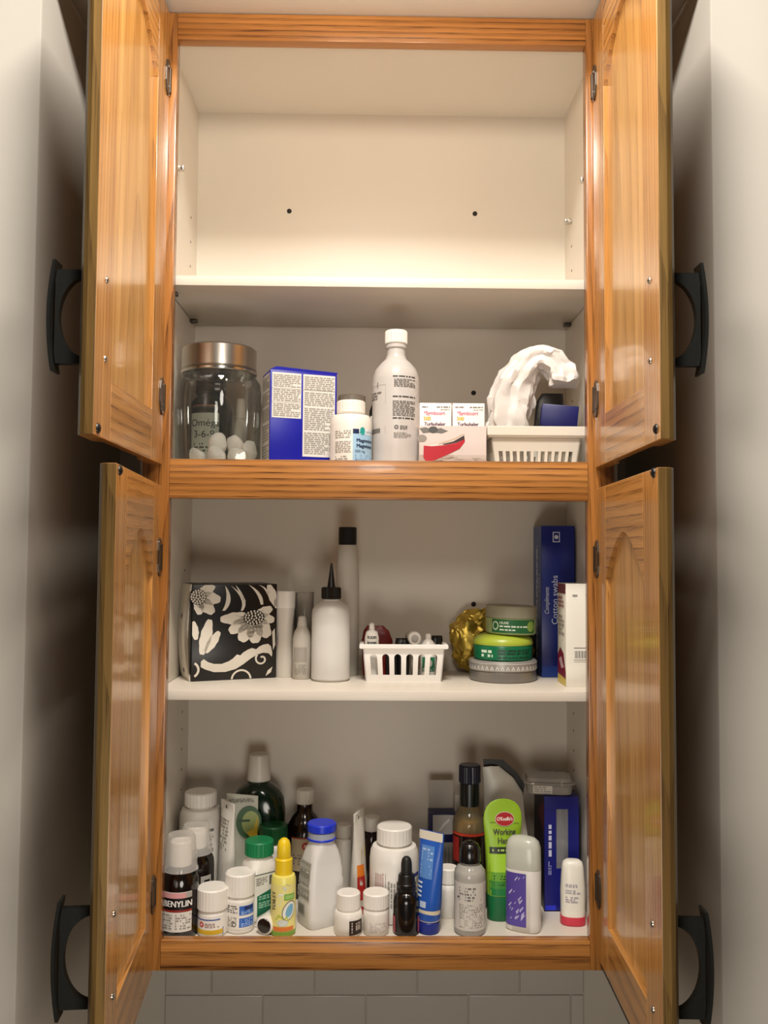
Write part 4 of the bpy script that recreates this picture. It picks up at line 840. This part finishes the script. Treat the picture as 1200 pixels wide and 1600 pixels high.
bm = bmesh.new(); add_box(bm, 0.001, Wd-.001, Dd-.0015, Dd-.0005, H, H+.052); add_prism(bm, [(0, 0), (.010, .012), (.010, .050), (0, .052)], lambda q: (Wd+q[0]*.9, Dd*.3, H-.02+q[1]), lambda q: (Wd+q[0]*.9, Dd*.3+.001, H-.02+q[1])); link('flap', finish(bm, 'flap'), C('a9a297', .6), t, 'open white flap')
p = Print(t, front(-.0006)); p.rect(.006, .043, .113, .148, C('b9b6b2', .5), .0003, 'label'); p.poly([(.016, .120), (.024, .132), (.034, .142), (.036, .138), (.026, .128), (.019, .119)], C('e0dedb'), .0006)
for k in range(7): p.rect(.003+k*.006, .005+k*.006, .01, .09, C('6d6862'), .0004)
p.done('square white label')
t = thing('mouth_rinse_bottle', 'brown bottle of amber liquid with black cap and clear shoulders', 'bottle', (.1590, .166, FC))
L = Loft([(0, .0270), (.002, .0290), (.136, .0290)]); L2 = Loft([(.136, .0290), (.148, .0288), (.158, .0265), (.167, .0215), (.175, .0172), (.180, .0165), (.219, .0160)])
b = link('body', L.mesh('body', 44), mat('1d0c06', .15, coat=.3), t); link('shoulder', L2.mesh('shoulder', 44, open_bottom=True), glass('d6cfa6', .86, .03), t, 'clear glass shoulder and neck')
link('liquid', Loft([(.1362, .0284), (.1535, .0268), (.1540, .0255)]).mesh('liquid', 40), C('d8a23c', .2), t, 'amber liquid line'); link('neck_wrap', cylr(.178, .219, .0167, .0006).mesh('neck_wrap', 40), mat('0b1210', .3), t); cap(t, .2180, .2505, .0185, C('0a1028', .35), rib=.04)
p = Print(t, L.S); p.rect(-.040, .040, .131, .136, C('b23a24'), .0005); p.rect(-.040, -.022, .085, .128, C('8d1f1c'), .0005); p.rect(.020, .040, .03, .060, C('bfb6ab'), .0005); p.rect(.020, .040, .062, .070, C('a33428'), .0005); p.done('red band')
t = thing('sanitizer_bottle', 'clear bottle with black flip cap and pale printed label in the front row', 'bottle', (.1480, .066, FC))
L = Loft([(0, .0230), (.002, .0248), (.095, .0248), (.103, .0238), (.110, .0190), (.114, .0140), (.119, .0138)])
link('body', L.mesh('body', 48), glass('e3e0d8', .55, .05), t); link('cap', Loft([(.117, .0168), (.119, .0172), (.138, .0168), (.141, .0150), (.146, .0135), (.1495, .0090), (.150, .004)]).mesh('cap', 44), mat('0c0b0b', .25, coat=.3), t)
link('gel', Loft([(.001, .021), (.003, .0236), (.100, .0236), (.101, .022)]).mesh('gel', 40), frosted('e3dfd6', .3, .15), t)
p = Print(t, L.S); p.rect(-.032, .032, .010, .088, frosted('e6e2da', .15, .15), .0004, 'label'); p.fine(-.020, .018, .058, .082, 5, INKG, seed=3); p.fine(-.020, .020, .014, .054, 11, INKL, seed=4); p.ell(-.022, .064, .0016, .0016, BLACK, .0007); p.rect(.0235, .0242, .012, .086, INKL, .0005); p.done('pale translucent label')
# hand cream tube
t = thing('hand_cream_tube', 'round topped lime green hand cream tube with red oval badge', 'tube', (.2080, .118, FC), .08)
LIME = C('8fb62a', .4); GRD = C('0f6a3c', .4)
link('cap', Loft([(0, .0245, .0165, 2.6), (.002, .026, .018, 2.6), (.040, .0262, .0180, 2.6)]).mesh('cap', 44), GRD, t, 'dark green cap')
L = Loft([(.040, .0258, .0176, 2.6), (.075, .0272, .0165, 2.6), (.110, .0290, .0125, 2.6), (.135, .0305, .0080, 2.6), (.150, .0318, .0052, 2.6), (.160, .0322, .0036, 2.6), (.170, .0310, .0026, 2.6), (.179, .0272, .0018, 2.6), (.186, .0205, .0014, 2.6), (.190, .0120, .0012, 2.6), (.1915, .004, .001, 2.6)])
link('body', L.mesh('body', 52, ang=60), LIME, t)
p = Print(t, L.S); p.rect(-.024, .024, .041, .052, C('1c7a3e', .4), .0004, 'label'); p.rect(-.0245, .0245, .052, .064, C('3d8a35', .4), .0004); p.rect(-.025, .025, .064, .078, C('6aa52c', .4), .0004); p.rect(-.026, .026, .078, .106, C('a2cc33', .4), .0004); p.rect(-.024, .024, .107, .117, C('1d2a18'), .0005); p.fine(-.020, .018, .1095, .1145, 1, C('a9c46a'), seed=3)
p.ell(.002, .1600, .0160, .0115, C('dcd6c4'), .0012); p.ell(.002, .1600, .0152, .0107, C('a61d25'), .0015); p.text("O'Keeffe's", .002, .1600, .0056, C('efe6dc'), .0018, xs=.78, bold=.0002); p.rect(-.022, -.013, .1545, .1552, INK, .001); p.rect(.018, .026, .1525, .1532, INK, .001)
p.text('Working', .001, .1400, .0088, INK, .0014, xs=.80, bold=.0003); p.text('Hands', .003, .1265, .0088, INK, .0014, xs=.85, bold=.0003); p.fine(-.018, .016, .056, .074, 4, C('2a5a1c'), seed=6); p.done()
# foil bag
t = thing('grey_foil_bag', 'tall grey white foil bag slumping behind the deodorant, black at its torn top', 'bag', (.2250, .150, FC))
FOIL = mat('cfccc1', .42, .1, var=.1, vscale=20, bump=.3, bscale=45)
rows = [(-.030, .046, .0015, -.055, .030), (-.032, .046, .010, -.050, .028), (-.036, .040, .060, -.020, .024), (-.038, .033, .110, .005, .020), (-.039, .028, .150, .020, .015), (-.040, .027, .185, .030, .010), (-.041, .012, .208, .036, .006), (-.042, -.012, .228, .042, .002)]
bm = bmesh.new(); R = []
for x0, x1, z, yr, th in rows:
    row = []
    for k in range(17):
        f = k/16; x = x0+(x1-x0)*f; y = .036+(yr-.036)*f**3.2*.9; row.append((Vector((x, y-th*math.sin(PI*f)**.6-.0008, z)), Vector((x, y+th*.5*math.sin(PI*f)**.6+.0008, z))))
    R.append(row)
g = [[[bm.verts.new(noisy(v, .003 if i else .0004, 40, 3.0)) for v in pr] for pr in row] for i, row in enumerate(R)]
for a, b in zip(g, g[1:]):
    for k in range(16):
        bm.faces.new((a[k][0], a[k+1][0], b[k+1][0], b[k][0])); bm.faces.new((a[k+1][1], a[k][1], b[k][1], b[k+1][1]))
    for k in (0, 16): bm.faces.new((a[k][0], b[k][0], b[k][1], a[k][1]))
for row in (g[0], g[-1]):
    for k in range(16): bm.faces.new((row[k][0], row[k][1], row[k+1][1], row[k+1][0]))
for v in bm.verts: v.co.z = max(.0004, v.co.z)
link('foil', finish(bm, 'foil', True, 40), FOIL, t)
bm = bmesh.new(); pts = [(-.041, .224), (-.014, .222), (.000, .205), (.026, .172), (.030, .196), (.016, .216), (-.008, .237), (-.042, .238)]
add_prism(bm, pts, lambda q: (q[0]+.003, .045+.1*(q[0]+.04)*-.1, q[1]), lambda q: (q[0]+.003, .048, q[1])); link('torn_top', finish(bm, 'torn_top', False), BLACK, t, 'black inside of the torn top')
# deodorant
t = thing('deodorant_stick', 'translucent white deodorant stick with purple label in the front row', 'deodorant', (.2345, .074, FC), -.42)
L = Loft([(0, .0255, .0155, 2.8), (.002, .0275, .0170, 2.8), (.104, .0278, .0172, 2.8), (.106, .0270, .0166, 2.8)])
link('body', L.mesh('body', 52), frosted('ece8e2', .06, .15), t); link('cap', Loft([(.106, .0280, .0174, 2.8), (.140, .0272, .0168, 2.8), (.151, .0245, .0140, 2.6), (.157, .0185, .0090, 2.4), (.1595, .008, .004, 2)]).mesh('cap', 52), frosted('e2e4d8', .28, .15, .2), t, 'cloudy rounded cap')
p = Print(t, L.S); p.rect(-.0262, .0085, .010, .100, LILAC, .0004, 'label', .0015); r_ = random.Random(9)
for k in range(26):
    a, z = r_.uniform(-.022, .004), r_.uniform(.020, .092); l_ = r_.uniform(.002, .006); p.poly([(a, z), (a+l_, z+l_*1.6), (a+l_*.8, z+l_*1.9), (a-l_*.2, z+l_*.6)], C('b9b3dc'), .0009)
p.done('purple label')
# toothbrush box and clamshell
t = thing('toothbrush_box', 'navy blue toothbrush box with a clear window at the right wall', 'box', (.2815, .142, FC))
Wd, Dd, H = .058, .090, .188
NB = C('0c1370', .35)
bm = bmesh.new(); q = lambda a, b, c, d: add_box(bm, a, b, 0, .0015, c, d)
q(0, .020, 0, H); q(.040, Wd, 0, H); q(.020, .040, 0, .070); q(.020, .040, .168, H)
add_box(bm, 0, .0015, .0015, Dd, 0, H); add_box(bm, Wd-.0015, Wd, .0015, Dd, 0, H); add_box(bm, 0, Wd, Dd-.0015, Dd, 0, H); add_box(bm, 0, Wd, 0, Dd, 0, .0015); add_box(bm, .0015, Wd-.0015, .0015, Dd, H-.0015, H)
link('carton', finish(bm, 'carton', False), NB, t)
bm = bmesh.new(); add_box(bm, .020, .040, .0012, .0018, .07, .168); link('window', finish(bm, 'window', False), glass('e6e6ea', .8), t, 'clear window')
link('toothbrush_head', Loft([(.075, .0062, .004, 3, .030, .016), (.082, .0082, .0052, 3, .030, .016), (.128, .0072, .005, 3, .031, .016), (.148, .0035, .003, 2, .030, .016), (.165, .003, .0028, 2, .029, .016)]).mesh('toothbrush_head', 24), C('a9a4a0', .4), t)
p = Print(t, front(0)); p.fine(.0065, .0125, .09, .145, 1, C('c9cbe6'), seed=8, vert=True, fill=.8); p.fine(.006, .012, .06, .082, 2, C('8d90c4'), seed=3, vert=True); p.rect(.001, .019, .002, .010, C('1f2fd0'), .0004); p.done()
p = Print(t, leftside(0, Dd)); p.rect(.001, Dd-.001, .001, H-.001, C('12142c'), .0003, 'label'); p.poly([(.035, .150), (Dd-.002, .182), (Dd-.002, .130)], C('5a2430'), .0005); p.fine(.044, .056, .05, .13, 1, C('3a4a7a'), seed=9, vert=True, fill=.8); p.done('black side panel')
t = thing('clear_tray', 'clear plastic clamshell tray lying on the navy toothbrush box', 'tray', (.2960, .178, FC+.1885), -.12)
CLR = glass('d3cdc2', .62, .05)
bm = bmesh.new(); Loft([(0, .036, .026, 6), (.001, .0375, .0275, 6), (.018, .0395, .0295, 6), (.019, .0445, .0345, 6), (.021, .0445, .0345, 6), (.0215, .0395, .0295, 6), (.027, .0365, .0265, 6)]).add(bm, 52); link('tray', finish(bm, 'tray'), CLR, t)
p = Print(t, Loft([(0, .0375, .0275, 6), (.0185, .0395, .0295, 6)]).S); p.rect(-.028, .004, .003, .016, C('c9c2b6', .5), .0004, 'label'); p.fine(-.026, .002, .004, .015, 3, INKL, seed=3); p.done()
# roll-on
t = thing('roll_on', 'white roll-on standing on its raspberry red cap at the right', 'deodorant', (.3185, .098, FC), -.1)
L = Loft([(.016, .0192, .0165, 2.6), (.060, .0198, .0165, 2.6), (.085, .0185, .0150, 2.6), (.104, .0172, .0125, 2.6), (.111, .0155, .0105, 2.6), (.115, .011, .007, 2.4), (.1158, .005, .003, 2)])
link('body', L.mesh('body', 48), C('ebe6da', .35), t); link('cap', Loft([(0, .0185, .0162, 2.6), (.0015, .0203, .0175, 2.6), (.016, .0200, .0172, 2.6)]).mesh('cap', 48), C('cf3a4e', .35), t, 'raspberry red cap')
p = Print(t, L.S); p.fine(-.013, .006, .070, .076, 2, C('a9a4b0'), seed=2); p.fine(-.013, .010, .058, .066, 2, C('a9a4b0'), seed=3); p.fine(-.013, .008, .042, .054, 3, C('a9a4b0'), seed=4); p.done()

# ------------------------------------------------------------------ true heights, measured against the shelves
HEIGHTS = {'short white pill bottle with yellow': .85, 'white pill bottle with blue label blocks': .877, 'dark cough syrup bottle': .95, 'dark syrup bottle with cloudy': .93, 'big round white pill': .918,
    'small white pill bottle with dark brown': .84, 'small plain white pill': .84, 'small black glass dropper': .95, 'tapered translucent white': .907, 'large white pill bottle with wide': .92, 'large dark green mouthwash': .95,
    'brown medicine bottle': .96, 'square white bottle': .895, 'white bottle with dark green lid': .94, 'slim yellow toilet': .936, 'dark brown bottle with pale cap': .90, 'brown bottle of amber': .942, 'clear bottle with black flip': .927,
    'translucent white deodorant': .915, 'white roll-on': .87, 'blue toothpaste tube': .945, 'white squeeze tube seen edge': .95, 'tall white squeeze tube': .935, 'small white pill bottle behind': .90, 'white bottle at the back just': .93,
    'navy box with open white': .945, 'large clear glass jar': .955, 'royal blue carton': .96, 'cloudy lidded plastic tub': .93, 'white magnesium bottle': .955, 'tall milky plastic rubbing': .98}
for o in list(COL.objects):
    if o.parent is None and o.type == 'EMPTY' and 'label' in o:
        for k, v in HEIGHTS.items():
            if o['label'].startswith(k): o.scale.z = v
